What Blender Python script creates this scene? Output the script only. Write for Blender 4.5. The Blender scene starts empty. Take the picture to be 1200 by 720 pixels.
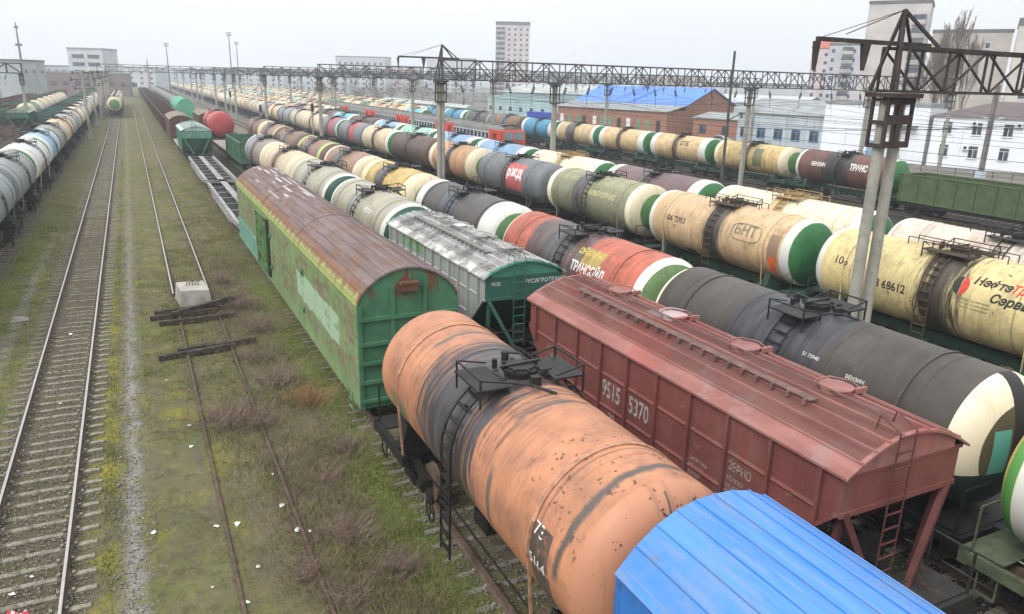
import bpy, bmesh, math, random
import numpy as np
from mathutils import Vector, Matrix
R_ = math.radians
random.seed(7)
sc = bpy.context.scene
COL = sc.collection

# ---------------------------------------------------------------- camera
H = 10.27
pitch, yaw, roll = R_(16.706), R_(26.58), R_(1.466)
cd = bpy.data.cameras.new("camera"); cam = bpy.data.objects.new("camera", cd); COL.objects.link(cam)
cd.sensor_width = 36.0; cd.lens = 880.5 / 1200 * 36.0
cd.clip_start = 0.1; cd.clip_end = 6000
fw = Vector((math.sin(yaw) * math.cos(pitch), math.cos(yaw) * math.cos(pitch), -math.sin(pitch)))
right = Vector((math.cos(yaw), -math.sin(yaw), 0)); up = right.cross(fw)
# roll: the world's right leans down in the picture by `roll`
r2 = right * math.cos(roll) + up * math.sin(roll)
u2 = up * math.cos(roll) - right * math.sin(roll)
M = Matrix((( r2.x, u2.x, -fw.x, 0), (r2.y, u2.y, -fw.y, 0), (r2.z, u2.z, -fw.z, H), (0, 0, 0, 1)))
cam.matrix_world = M
sc.camera = cam

# ---------------------------------------------------------------- light
w = bpy.data.worlds.new("World"); sc.world = w; w.use_nodes = True
nt = w.node_tree; bg = nt.nodes['Background']
sky = nt.nodes.new('ShaderNodeTexSky'); sky.sky_type = 'NISHITA'; sky.sun_disc = False
SUN_EL, SUN_AZ = 48, -70       # the veiled sun stands behind and to the left of the camera
sky.sun_elevation = R_(SUN_EL); sky.sun_rotation = R_(SUN_AZ)
sky.air_density = 1.0; sky.dust_density = 6.0; sky.ozone_density = 1.0
hs = nt.nodes.new('ShaderNodeHueSaturation'); hs.inputs['Saturation'].default_value = 0.12
mx = nt.nodes.new('ShaderNodeMix'); mx.data_type = 'RGBA'
geo = nt.nodes.new('ShaderNodeTexCoord'); nz = nt.nodes.new('ShaderNodeTexNoise')
nz.inputs['Scale'].default_value = 1.3; nz.inputs['Detail'].default_value = 3
mpz = nt.nodes.new('ShaderNodeMapping'); mpz.inputs['Scale'].default_value = (1, 1, 3)
nt.links.new(geo.outputs['Generated'], mpz.inputs[0]); nt.links.new(mpz.outputs[0], nz.inputs['Vector'])
cr = nt.nodes.new('ShaderNodeValToRGB')
cr.color_ramp.elements[0].position = .3; cr.color_ramp.elements[0].color = (8.6, 8.9, 9.3, 1)
cr.color_ramp.elements[1].position = .7; cr.color_ramp.elements[1].color = (9.9, 9.95, 10.0, 1)
nt.links.new(nz.outputs['Fac'], cr.inputs[0])
nt.links.new(sky.outputs[0], hs.inputs['Color'])
sz = nt.nodes.new('ShaderNodeSeparateXYZ'); nt.links.new(geo.outputs['Generated'], sz.inputs[0])
def wm(op, a, b_):
    n_ = nt.nodes.new('ShaderNodeMath'); n_.operation = op
    for i_, v_ in ((0, a), (1, b_)):
        if hasattr(v_, 'is_output'): nt.links.new(v_, n_.inputs[i_])
        else: n_.inputs[i_].default_value = v_
    return n_.outputs[0]
# overcast luminance: darker towards the horizon, brightest overhead, a little brighter to the north-west
zc_ = wm('MAXIMUM', sz.outputs[2], 0.0)
lum = wm('ADD', wm('MULTIPLY', wm('POWER', zc_, .8), .68), wm('SUBTRACT', .70, wm('MULTIPLY', sz.outputs[0], .09)))
vm = nt.nodes.new('ShaderNodeVectorMath'); vm.operation = 'SCALE'
mx.inputs[0].default_value = 0.88    # a closed cloud deck over the clear-sky model
nt.links.new(hs.outputs[0], mx.inputs[6]); nt.links.new(cr.outputs[0], mx.inputs[7])
nt.links.new(mx.outputs[2], vm.inputs[0]); nt.links.new(lum, vm.inputs['Scale']); nt.links.new(vm.outputs[0], bg.inputs[0]); bg.inputs[1].default_value = 0.15
sl = bpy.data.lights.new("sun", 'SUN'); sl.energy = 2.0; sl.angle = R_(25); sl.color = (1, .97, .93)
so = bpy.data.objects.new("sun", sl); COL.objects.link(so)
sd = Vector((math.sin(R_(SUN_AZ)) * math.cos(R_(SUN_EL)), math.cos(R_(SUN_AZ)) * math.cos(R_(SUN_EL)), math.sin(R_(SUN_EL))))
sd = Vector((-0.62, -0.25, 0.75)).normalized()
sky.sun_rotation = math.atan2(sd.x, sd.y); sky.sun_elevation = math.asin(sd.z)
so.rotation_euler = sd.to_track_quat('Z', 'Y').to_euler()
sc.view_settings.view_transform = 'Standard'; sc.view_settings.look = 'None'
sc.view_settings.exposure = 0.06; sc.view_settings.gamma = 1.0; sc.view_settings.use_curve_mapping = False
sc.cycles.max_bounces = 6; sc.cycles.diffuse_bounces = 3; sc.cycles.glossy_bounces = 2
sc.cycles.transparent_max_bounces = 6; sc.cycles.volume_bounces = 1

# ---------------------------------------------------------------- helpers
def S(r, g, b, k=1.0):
    f = lambda c: ((c / 255 / 12.92) if c / 255 <= .04045 else ((c / 255 + .055) / 1.055) ** 2.4) * k
    return (f(r), f(g), f(b))

class MB:
    def __init__(s): s.v = []; s.f = []; s.m = []
    def add(s, vs, fs, m=0):
        o = len(s.v); s.v += [tuple(p) for p in vs]; s.f += [tuple(i + o for i in f) for f in fs]; s.m += [m] * len(fs)
    def box(s, x0, x1, y0, y1, z0, z1, m=0):
        s.add([(x0,y0,z0),(x1,y0,z0),(x1,y1,z0),(x0,y1,z0),(x0,y0,z1),(x1,y0,z1),(x1,y1,z1),(x0,y1,z1)],
              [(0,3,2,1),(4,5,6,7),(0,1,5,4),(1,2,6,5),(2,3,7,6),(3,0,4,7)], m)
    def bar(s, p, q, wd, ht=None, m=0):
        p = Vector(p); q = Vector(q); ht = ht or wd; d = (q - p)
        if d.length < 1e-6: return
        d.normalize(); ref = Vector((0,0,1)) if abs(d.z) < .95 else Vector((0,1,0))
        a = d.cross(ref).normalized(); b = a.cross(d).normalized()
        vs = []
        for e in (p, q):
            for (i, j) in ((-1,-1),(1,-1),(1,1),(-1,1)): vs.append(e + a * (i * wd / 2) + b * (j * ht / 2))
        s.add(vs, [(0,1,2,3),(7,6,5,4),(0,4,5,1),(1,5,6,2),(2,6,7,3),(3,7,4,0)], m)
    def cyl(s, p, q, r, n=12, m=0, r1=None, cap=True):
        p = Vector(p); q = Vector(q); r1 = r if r1 is None else r1
        d = (q - p).normalized(); ref = Vector((0,0,1)) if abs(d.z) < .95 else Vector((0,1,0))
        a = d.cross(ref).normalized(); b = a.cross(d).normalized(); vs = []
        for e, rr in ((p, r), (q, r1)):
            for k in range(n):
                t = 2 * math.pi * k / n; vs.append(e + a * (rr * math.cos(t)) + b * (rr * math.sin(t)))
        fs = [(k, (k + 1) % n, n + (k + 1) % n, n + k) for k in range(n)]
        if cap: fs += [tuple(range(n - 1, -1, -1)), tuple(range(n, 2 * n))]
        s.add(vs, fs, m)
    def tube(s, pts, r, n=6, m=0):
        for i in range(len(pts) - 1): s.cyl(pts[i], pts[i + 1], r, n, m)
    def prism(s, prof, y0, y1, m=0, cap=True):      # profile in x,z carried along y
        n = len(prof); vs = [(x, y0, z) for x, z in prof] + [(x, y1, z) for x, z in prof]
        fs = [(i, (i + 1) % n, n + (i + 1) % n, n + i) for i in range(n)]
        if cap: fs += [tuple(range(n - 1, -1, -1)), tuple(range(n, 2 * n))]
        s.add(vs, fs, m)
    def sheet(s, prof, y0, y1, m=0, ny=1):          # open profile
        n = len(prof); vs = []; fs = []
        for j in range(ny + 1):
            y = y0 + (y1 - y0) * j / ny; vs += [(x, y, z) for x, z in prof]
        for j in range(ny):
            for i in range(n - 1): fs.append((j*n+i, j*n+i+1, (j+1)*n+i+1, (j+1)*n+i))
        s.add(vs, fs, m)
    def lathe(s, prof, c, axis='y', n=32, m=0):     # profile (radius, along)
        vs = []; fs = []
        for (r, a) in prof:
            for k in range(n):
                t = 2 * math.pi * k / n; u, v = r * math.cos(t), r * math.sin(t)
                if axis == 'y': vs.append((c[0] + u, c[1] + a, c[2] + v))
                elif axis == 'x': vs.append((c[0] + a, c[1] + u, c[2] + v))
                else: vs.append((c[0] + u, c[1] + v, c[2] + a))
        for j in range(len(prof) - 1):
            for k in range(n): fs.append((j*n+k, j*n+(k+1)%n, (j+1)*n+(k+1)%n, (j+1)*n+k))
        s.add(vs, fs, m)
    def mesh(s, name, smooth=None):
        me = bpy.data.meshes.new(name); me.from_pydata(s.v, [], s.f)
        me.polygons.foreach_set('material_index', s.m)
        bm = bmesh.new(); bm.from_mesh(me); bmesh.ops.recalc_face_normals(bm, faces=bm.faces); bm.to_mesh(me); bm.free()
        if smooth:
            me.polygons.foreach_set('use_smooth', [True] * len(me.polygons)); me.set_sharp_from_angle(angle=R_(smooth))
        nm = max(s.m) + 1 if s.m else 1
        for _ in range(nm): me.materials.append(None)
        return me

def obj(name, me, mats, parent=None, loc=(0,0,0), rot=(0,0,0), scale=(1,1,1)):
    o = bpy.data.objects.new(name, me); COL.objects.link(o)
    if not isinstance(mats, (list, tuple)): mats = [mats]
    for i, sl_ in enumerate(o.material_slots):
        sl_.link = 'OBJECT'; sl_.material = mats[min(i, len(mats) - 1)]
    o.parent = parent; o.location = loc; o.rotation_euler = rot; o.scale = scale
    return o
def tag(o, label=None, cat=None, group=None, kind=None):
    if label: o['label'] = label
    if cat: o['category'] = cat
    if group: o['group'] = group
    if kind: o['kind'] = kind
    return o
def thing(name, label, cat, loc=(0,0,0), rz=0, group=None):
    o = bpy.data.objects.new(name, None); COL.objects.link(o); o.empty_display_size = .3
    o.location = loc; o.rotation_euler = (0,0,rz); return tag(o, label, cat, group)

# ---------------------------------------------------------------- materials
class NT:
    def __init__(s, name, rough=.7, spec=.3, metal=0):
        s.mat = bpy.data.materials.new(name); s.mat.use_nodes = True; s.t = s.mat.node_tree
        s.b = s.t.nodes['Principled BSDF']; s.b.inputs['Roughness'].default_value = rough
        s.b.inputs['Specular IOR Level'].default_value = spec; s.b.inputs['Metallic'].default_value = metal
        s.tc = s.t.nodes.new('ShaderNodeTexCoord'); s._sep = None
    def put(s, sock, v):
        if hasattr(v, 'is_output'): s.t.links.new(v, sock)
        elif isinstance(v, (tuple, list)): sock.default_value = (*v, 1) if len(sock.default_value) == 4 and len(v) == 3 else v
        else: sock.default_value = v
    def O(s): return s.tc.outputs['Object']
    def W(s):
        g = s.t.nodes.new('ShaderNodeNewGeometry'); return g.outputs['Position']
    def sep(s, v=None):
        n = s.t.nodes.new('ShaderNodeSeparateXYZ'); s.t.links.new(v or s.O(), n.inputs[0]); return n.outputs[0], n.outputs[1], n.outputs[2]
    def vec(s, x, y, z):
        n = s.t.nodes.new('ShaderNodeCombineXYZ'); s.put(n.inputs[0], x); s.put(n.inputs[1], y); s.put(n.inputs[2], z); return n.outputs[0]
    def math(s, op, a, b=0, c=0, clamp=False):
        n = s.t.nodes.new('ShaderNodeMath'); n.operation = op; n.use_clamp = clamp
        s.put(n.inputs[0], a); s.put(n.inputs[1], b); s.put(n.inputs[2], c); return n.outputs[0]
    def noise(s, v, scale=1, detail=3, rough=.55, seed=0):
        n = s.t.nodes.new('ShaderNodeTexNoise'); n.noise_dimensions = '4D'; n.inputs['W'].default_value = seed
        s.t.links.new(v, n.inputs['Vector']); n.inputs['Scale'].default_value = scale
        n.inputs['Detail'].default_value = detail; n.inputs['Roughness'].default_value = rough; return n.outputs['Fac']
    def map(s, v, a, b, c=0, d=1, smooth=True):
        n = s.t.nodes.new('ShaderNodeMapRange'); n.interpolation_type = 'SMOOTHSTEP' if smooth else 'LINEAR'
        s.put(n.inputs[0], v); s.put(n.inputs[1], a); s.put(n.inputs[2], b); s.put(n.inputs[3], c); s.put(n.inputs[4], d); return n.outputs[0]
    def mix(s, f, a, b, mode='MIX'):
        n = s.t.nodes.new('ShaderNodeMix'); n.data_type = 'RGBA'; n.blend_type = mode
        s.put(n.inputs[0], f); s.put(n.inputs[6], a); s.put(n.inputs[7], b); return n.outputs[2]
    def mul(s, *a):
        r = a[0]
        for x in a[1:]: r = s.math('MULTIPLY', r, x)
        return r
    def bump(s, h, strength=.3, dist=.02):
        n = s.t.nodes.new('ShaderNodeBump'); n.inputs['Strength'].default_value = strength; n.inputs['Distance'].default_value = dist
        s.t.links.new(h, n.inputs['Height']); s.t.links.new(n.outputs[0], s.b.inputs['Normal'])
    def rnd(s):
        n = s.t.nodes.new('ShaderNodeObjectInfo'); return n.outputs['Random']
    def done(s, c): s.put(s.b.inputs['Base Color'], c); return s.mat

def k_(c, f): return tuple(min(1, x * f) for x in c)
_mc = {}
def plain(name, col, var=.25, scale=2.0, rough=.75, spec=.25, rust=0, rustcol=(.13,.055,.03), metal=0, bump=0, grime=.0, seed=0):
    if name in _mc: return _mc[name]
    n = NT(name, rough, spec, metal); o = n.O()
    a = n.noise(o, scale, 5, .6, seed); c = n.mix(n.map(a, .3, .7), k_(col, 1 - var), k_(col, 1 + var))
    if grime:
        g = n.noise(o, scale * 2.7, 6, .7, seed + 3); c = n.mix(n.math('MULTIPLY', n.map(g, .48, .62), grime), c, (.05,.045,.04))
    if rust:
        r = n.noise(o, scale * 1.6, 6, .65, seed + 9); c = n.mix(n.map(r, .66 - .2 * rust, .70 - .2 * rust), c, rustcol)
    if bump: n.bump(n.noise(o, scale * 12, 4), bump)
    _mc[name] = n.done(c); return _mc[name]

def shell_mat(name, base, L=10, R=1.55, var=.16, band=None, streak=.5, streakcol=(.07,.055,.045), chips=0, chipcol=(.05,.04,.035),
              patch=0, patchcol=(.2,.19,.18), pscale=.5, ring=None, ringw=.25, zones=(), seams=(-3.4,0.,3.4), seed=0, rough=.5, spec=.35, top=None, bands=(), split=None, brush=(), pits=None):
    """weathered paint on a lying cylinder; texture space: x,z across, y along"""
    n = NT(name, rough, spec); o = n.O(); x, y, z = n.sep()
    s = n.math('MULTIPLY', n.math('ARCTAN2', x, z), R)
    vs = n.vec(n.math('MULTIPLY', y, 4.5), n.math('MULTIPLY', s, .45), seed)
    vf = n.vec(n.math('MULTIPLY', y, 14.), n.math('MULTIPLY', s, .8), seed + 5)
    st = n.noise(vs, 1, 4, .6); sf = n.noise(vf, 1, 3, .6)
    c = n.mix(n.map(n.noise(o, .7, 5, .6, seed), .3, .7), k_(base, 1 - var), k_(base, 1 + var))
    if split:    # second paint on the side below the shoulder
        c = n.mix(n.map(n.math('ADD', z, n.math('MULTIPLY', st, .5)), split[0], split[0] + .12), split[1], c)
    for (y0, y1, a0, a1, col) in zones:
        m = n.mul(n.math('GREATER_THAN', y, y0), n.math('LESS_THAN', y, y1), n.math('GREATER_THAN', s, a0), n.math('LESS_THAN', s, a1))
        m = n.mul(m, n.map(n.noise(o, 5, 4, .7, seed + 8), .25, .42)); c = n.mix(m, c, col)
    if patch:
        p = n.noise(o, pscale, 5, .6, seed + 2); c = n.mix(n.mul(n.map(p, .58 - .18 * patch, .72 - .18 * patch), n.map(sf, .2, .7, .45, 1.), .85), c, patchcol)
    if top:      # soot and dirt lying on the crown
        c = n.mix(n.mul(n.map(n.math('ADD', z, n.math('MULTIPLY', st, .8)), 1.35, 2.05), top[0]), c, top[1])
    if streak:
        c = n.mix(n.mul(n.map(st, .44, .72), streak), c, streakcol); c = n.mix(n.mul(n.map(sf, .5, .8), streak * .3), c, streakcol); g0 = n.noise(o, 1.1, 7, .72, seed + 71); c = n.mix(n.mul(n.map(g0, .5, .64), min(.5, streak + .1)), c, streakcol)
    g1 = n.noise(o, 2.3, 6, .7, seed + 31); c = n.mix(n.mul(n.map(g1, .47, .66), .5), c, tuple(.5*q+.03 for q in k_(base, .75))); c = n.mix(n.mul(n.map(n.noise(vf, .7, 5, .7, 33), .54, .7), .24), c, (.10,.075,.055))
    hb = band[0] if band else .2; c = n.mix(n.mul(n.map(n.math('ABSOLUTE', n.math('SUBTRACT', y, hb)), 2.6, .3), n.map(n.noise(vf, .55, 5, .7, 41), .48, .64), .42), c, (.06,.05,.042))
    if pits: c = n.mix(n.mul(n.map(n.noise(o, 8, 4, .6, 51), .58, .62), n.map(y, pits[0] + .8, pits[0]), n.map(z, .1, .9), n.map(n.noise(o, 1.6, 3, .5, 52), .42, .52)), c, (.10,.05,.035))
    if ring:
        d = n.math('SUBTRACT', n.math('ABSOLUTE', y), L / 2 - ringw); c = n.mix(n.map(n.math('ADD', d, n.math('MULTIPLY', n.math('SUBTRACT', sf, .5), .06)), -.01, .01), c, ring)
    for (bc, bw, s0, s1, bcol) in brush:      # paint brushed over in part rings
        d = n.math('ABSOLUTE', n.math('SUBTRACT', n.math('ADD', y, n.math('MULTIPLY', n.math('SUBTRACT', n.noise(n.vec(0, s, bc), .6, 3, .6), .5), .45)), bc)); c = n.mix(n.mul(n.map(n.math('ADD', d, n.math('MULTIPLY', n.math('SUBTRACT', n.noise(o, 5, 4, .7, 3), .5), .16)), bw + .06, bw - .04), n.map(s, s0, s0 + .3), n.map(s, s1, s1 - .3), n.map(st, .25, .5, .45, .95)), c, bcol)
    for (bc, bw, bcol) in bands:
        d = n.math('ABSOLUTE', n.math('SUBTRACT', y, bc)); c = n.mix(n.map(d, bw + .03, bw - .03), c, bcol)
    if band:     # product spilt round the filling hatch: (centre, half width, colour, raggedness, spatter)
        bc, bw, bcol, rag, spat = band
        d = n.math('ABSOLUTE', n.math('SUBTRACT', y, bc))
        e = n.math('ADD', d, n.math('MULTIPLY', n.math('SUBTRACT', n.noise(vs, 1.0, 6, .72, 4), .5), rag * 3.6)); e = n.math('ADD', e, n.math('MULTIPLY', n.math('SUBTRACT', sf, .5), rag * 1.2))
        c = n.mix(n.mul(n.map(e, bw + .16, bw - .16), n.math('MAXIMUM', n.map(n.noise(vf, .8, 5, .75, 61), .36, .52, max(0., 1 - .6 * spat), 1.), n.map(e, bw * .8, bw * .35))), c, n.mix(n.map(n.noise(vs, .8, 4, .6, 19), .4, .65), bcol, k_(bcol, 2.4)))
        m2 = n.mul(n.map(d, bw * 2.6, bw), n.map(n.noise(vf, .9, 5, .75, 9), .46, .66), n.map(n.noise(o, .9, 3, .5, 2), .35, .6), spat); c = n.mix(m2, c, bcol)
        n.put(n.b.inputs['Roughness'], n.map(e, bw + .1, bw - .1, rough, .38))
    if chips:
        q = n.noise(o, 5.5, 4, .6, seed + 6); q2 = n.noise(o, .8, 3, .5, seed + 7)
        c = n.mix(n.mul(n.map(q, .66, .69), n.map(q2, .52 - .1 * chips, .6 - .1 * chips)), c, chipcol)
    for k in seams:
        d = n.math('ABSOLUTE', n.math('SUBTRACT', y, k)); c = n.mix(n.mul(n.map(d, .035, .012), .5), c, (.06,.05,.045))
    n.bump(n.noise(o, 3, 4), .12, .03)
    return n.done(c)

def cap_mat(name, ring, cap, r0=1.15, R=1.55, seed=0, extra=None, chips=.5, rings=()):
    """domed tank end: painted outer ring and disc"""
    n = NT(name, .5, .35); o = n.O(); x, y, z = n.sep()
    r = n.math('SQRT', n.math('ADD', n.math('MULTIPLY', x, x), n.math('MULTIPLY', z, z)))
    e = n.math('ADD', r, n.math('MULTIPLY', n.math('SUBTRACT', n.noise(o, 3, 3, .5, seed), .5), .05))
    cc = n.mix(n.map(n.noise(o, 1.2, 5, .6, seed), .3, .7), k_(cap, .8), k_(cap, 1.2))
    c = n.mix(n.map(e, r0 - .01, r0 + .01), cc, ring)
    stv = n.noise(n.vec(n.math('MULTIPLY', x, 5), 0, n.math('MULTIPLY', z, .5)), 1, 4, .6, seed + 1)
    c = n.mix(n.mul(n.map(stv, .52, .75), .45), c, (.06,.05,.04))
    if extra:
        for (x0, x1, z0, z1, col) in extra:
            m = n.mul(n.math('GREATER_THAN', x, x0), n.math('LESS_THAN', x, x1), n.math('GREATER_THAN', z, z0), n.math('LESS_THAN', z, z1)); c = n.mix(m, c, col)
    if chips:
        q = n.noise(o, 4.5, 4, .6, seed + 6); c = n.mix(n.map(q, .72 - .05 * chips, .75 - .05 * chips), c, (.08,.05,.035))
    return n.done(c)

IRON = plain('oily_black_iron', (.014,.013,.013), .4, 3, .55, .4, bump=.2)
IRON2 = plain('dusty_dark_iron', (.03,.028,.026), .4, 2.5, .7, .3, rust=.4, rustcol=(.07,.04,.025))
GREENFR = plain('dark_green_frame_paint', (.02,.055,.035), .4, 2, .7, .3, grime=.7)
RUSTY = plain('rusty_steel', (.13,.06,.035), .4, 4, .85, .2, grime=.5)
WHEEL = plain('brown_worn_wheel_steel', (.11,.075,.05), .35, 5, .6, .4)
RAILTOP = plain('polished_rail_head', (.42,.40,.38), .1, 4, .35, .5, metal=.6)
RAILOLD = plain('rusted_rail', (.095,.065,.05), .3, 3, .8, .2)
RAILSIDE = plain('rail_web_brown', (.09,.065,.05), .3, 3, .9, .2)
CONC = plain('weathered_concrete', (.34,.32,.29), .2, 1.2, .9, .15, grime=.25, bump=.2)
POLE = plain('grey_pole_concrete', S(150,148,138), .1, .8, .9, .15, grime=.22, bump=.1)
SLEEP = plain('mossy_concrete_sleeper', (.21,.195,.15), .3, 4, .95, .1, grime=.7, bump=.3)
OLDWOOD = plain('weathered_tie_wood', (.06,.05,.042), .5, 6, .95, .1, bump=.5)
LATTICE = plain('dark_rusty_lattice_steel', (.045,.037,.035), .35, 1.5, .8, .25, rust=.3, rustcol=(.09,.042,.032))
LATTICE2 = plain('grey_lattice_steel', (.07,.066,.066), .3, 1.5, .8, .25)
RUSTCOLLAR = plain('red_brown_collar_paint', (.05,.032,.03), .4, 4, .8, .25, grime=.5)
GLASSD = plain('dark_window_glass', (.03,.035,.045), .4, .6, .25, .5)
PORC = plain('brown_black_insulator', (.015,.014,.014), .2, 3, .3, .5)
WHITEP = plain('white_paint', (.72,.72,.70), .06, 2, .6, .3, grime=.15)
BLACKP = plain('black_lettering_paint', (.03,.03,.03), .2, 3, .6, .3)
YELLP = plain('yellow_lettering_paint', (.55,.42,.12), .2, 6, .6, .3)
REDP = plain('red_lettering_paint', (.55,.06,.04), .2, 6, .6, .3)
ORANGEP = plain('orange_placard', (.70,.13,.03), .2, 6, .6, .3)

# ---------------------------------------------------------------- lettering
FONT = {}
def text_part(s, size, mat, parent, side='side', loc=(0,0,0), R=1.55, a0=90, x=-1.6, bold=.0, shear=0, name='lettering', wid=1.0, flip=1):
    """side 'tank': wrapped on the -x flank; 'side': flat on the -x flank; 'end': on the -y end.  loc=(y of left edge, height or 0)"""
    cu = bpy.data.curves.new('lettering', 'FONT'); cu.body = s; cu.size = size; cu.offset = bold; cu.shear = shear; cu.resolution_u = 3
    to = bpy.data.objects.new('lettering_tmp', cu); COL.objects.link(to)
    dg = bpy.context.evaluated_depsgraph_get(); me = bpy.data.meshes.new_from_object(to.evaluated_get(dg))
    bpy.data.objects.remove(to); bpy.data.curves.remove(cu)
    bm = bmesh.new(); bm.from_mesh(me)
    if side == 'tank':
        k = -size * .4
        while k < size * 1.1:
            bmesh.ops.bisect_plane(bm, geom=list(bm.verts) + list(bm.edges) + list(bm.faces), plane_co=(0, k, 0), plane_no=(0, 1, 0)); k += .07
        for v in bm.verts:
            a = R_(a0) - v.co.y / R; rr = R + .007
            v.co = Vector((-rr * math.sin(a), loc[0] - v.co.x * wid, rr * math.cos(a)))
    elif side == 'side':
        for v in bm.verts: v.co = Vector((x, loc[0] - v.co.x * wid, loc[1] + v.co.y))
    elif side == 'end':
        for v in bm.verts: v.co = Vector((x + v.co.x * wid, loc[0], loc[1] + v.co.y))
    bmesh.ops.recalc_face_normals(bm, faces=bm.faces); bm.to_mesh(me); bm.free()
    me.materials.clear(); me.materials.append(None)
    return obj(name, me, mat, parent, (0, 0, 0))

# ---------------------------------------------------------------- wagon running gear (shared meshes)
def wheelset_mesh():
    b = MB()
    for s in (-1, 1):
        b.lathe([(.02,-.07),(.475,-.07),(.475,.03),(.505,.035),(.505,.06),(.40,.062),(.38,.02),(.16,.0),(.12,.06),(.02,.06)], (s*.79 - (0.0), 0, 0), 'x', 28)
    b.cyl((-1.05,0,0),(1.05,0,0),.085,10); return b.mesh('wheelset', 40)
WHEELSET = wheelset_mesh()
def bogie_frame(b, z=.675, full=True):
    for s in (-1, 1):
        x = s * 1.02
        for e in (-1, 1):
            b.box(x-.12, x+.12, e*.925-.16, e*.925+.16, z-.15, z+.16)
            b.cyl((x-s*.02, e*.925, z), (x+s*.17, e*.925, z), .11, 10)
            b.bar((x, e*.9, z+.1), (x, e*.3, z+.34), .16, .13); b.bar((x, e*.9, z-.08), (x, e*.3, z-.26), .14, .10)
        b.box(x-.09, x+.09, -.36, .36, z+.26, z+.40); b.box(x-.1, x+.1, -.38, .38, z-.33, z-.23)
        for e in (-.18, .18):
            for j in range(4): b.cyl((x, e, z-.21+j*.11), (x, e, z-.15+j*.11), .105, 10)
    b.box(-1.0, 1.0, -.2, .2, z+.05, z+.32); b.cyl((0,0,z+.3),(0,0,z+.42),.25,12)
BOGIE = (lambda b: (bogie_frame(b), b.mesh('bogie', 35))[1])(MB())
def _bs():
    b = MB(); bogie_frame(b)
    for e in (-.925, .925):
        for s in (-1, 1): b.cyl((s*.72, e, .675), (s*.85, e, .675), .475, 20)
        b.cyl((-.8, e, .675), (.8, e, .675), .08, 8)
    return b.mesh('bogie', 35)
BOGIE_S = _bs()
def _bf():
    b = MB()
    for s in (-1, 1):
        b.box(s*1.02-.1, s*1.02+.1, -1.1, 1.1, .5, .95)
        for e in (-.925, .925): b.cyl((s*.75, e, .675), (s*.95, e, .675), .475, 10)
    b.box(-1.0,1.0,-.2,.2,.6,.9)
    return b.mesh('bogie')
BOGIE_F = _bf()
def coupler_mesh():
    b = MB(); b.box(-.12,.12,0,.55,-.13,.13); b.box(-.22,.16,.5,.72,-.17,.17); b.box(-.3,-.14,.62,.86,-.15,.15); b.box(.1,.2,.66,.8,-.12,.12)
    b.tube([(0.1,.3,-.1),(.12,.5,-.45),(.1,.75,-.3)], .03); return b.mesh('coupler')
COUPLER = coupler_mesh()
def running(t, half, det, iron=IRON, base=None):
    base = base if base is not None else half - 2.1
    for s in (-1, 1):
        if det == 2:
            bg_ = obj('bogie', BOGIE, iron, t, (0, s*base, 0))
            for e in (-.925, .925): obj('wheelset', WHEELSET, WHEEL, bg_, (0, e, .675))
        else: obj('bogie', BOGIE_S if det == 1 else BOGIE_F, iron, t, (0, s*base, 0))
        if det: obj('coupler', COUPLER, iron, t, (0, s*(half - .25), 1.24), (0, 0, 0 if s > 0 else math.pi))

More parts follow.
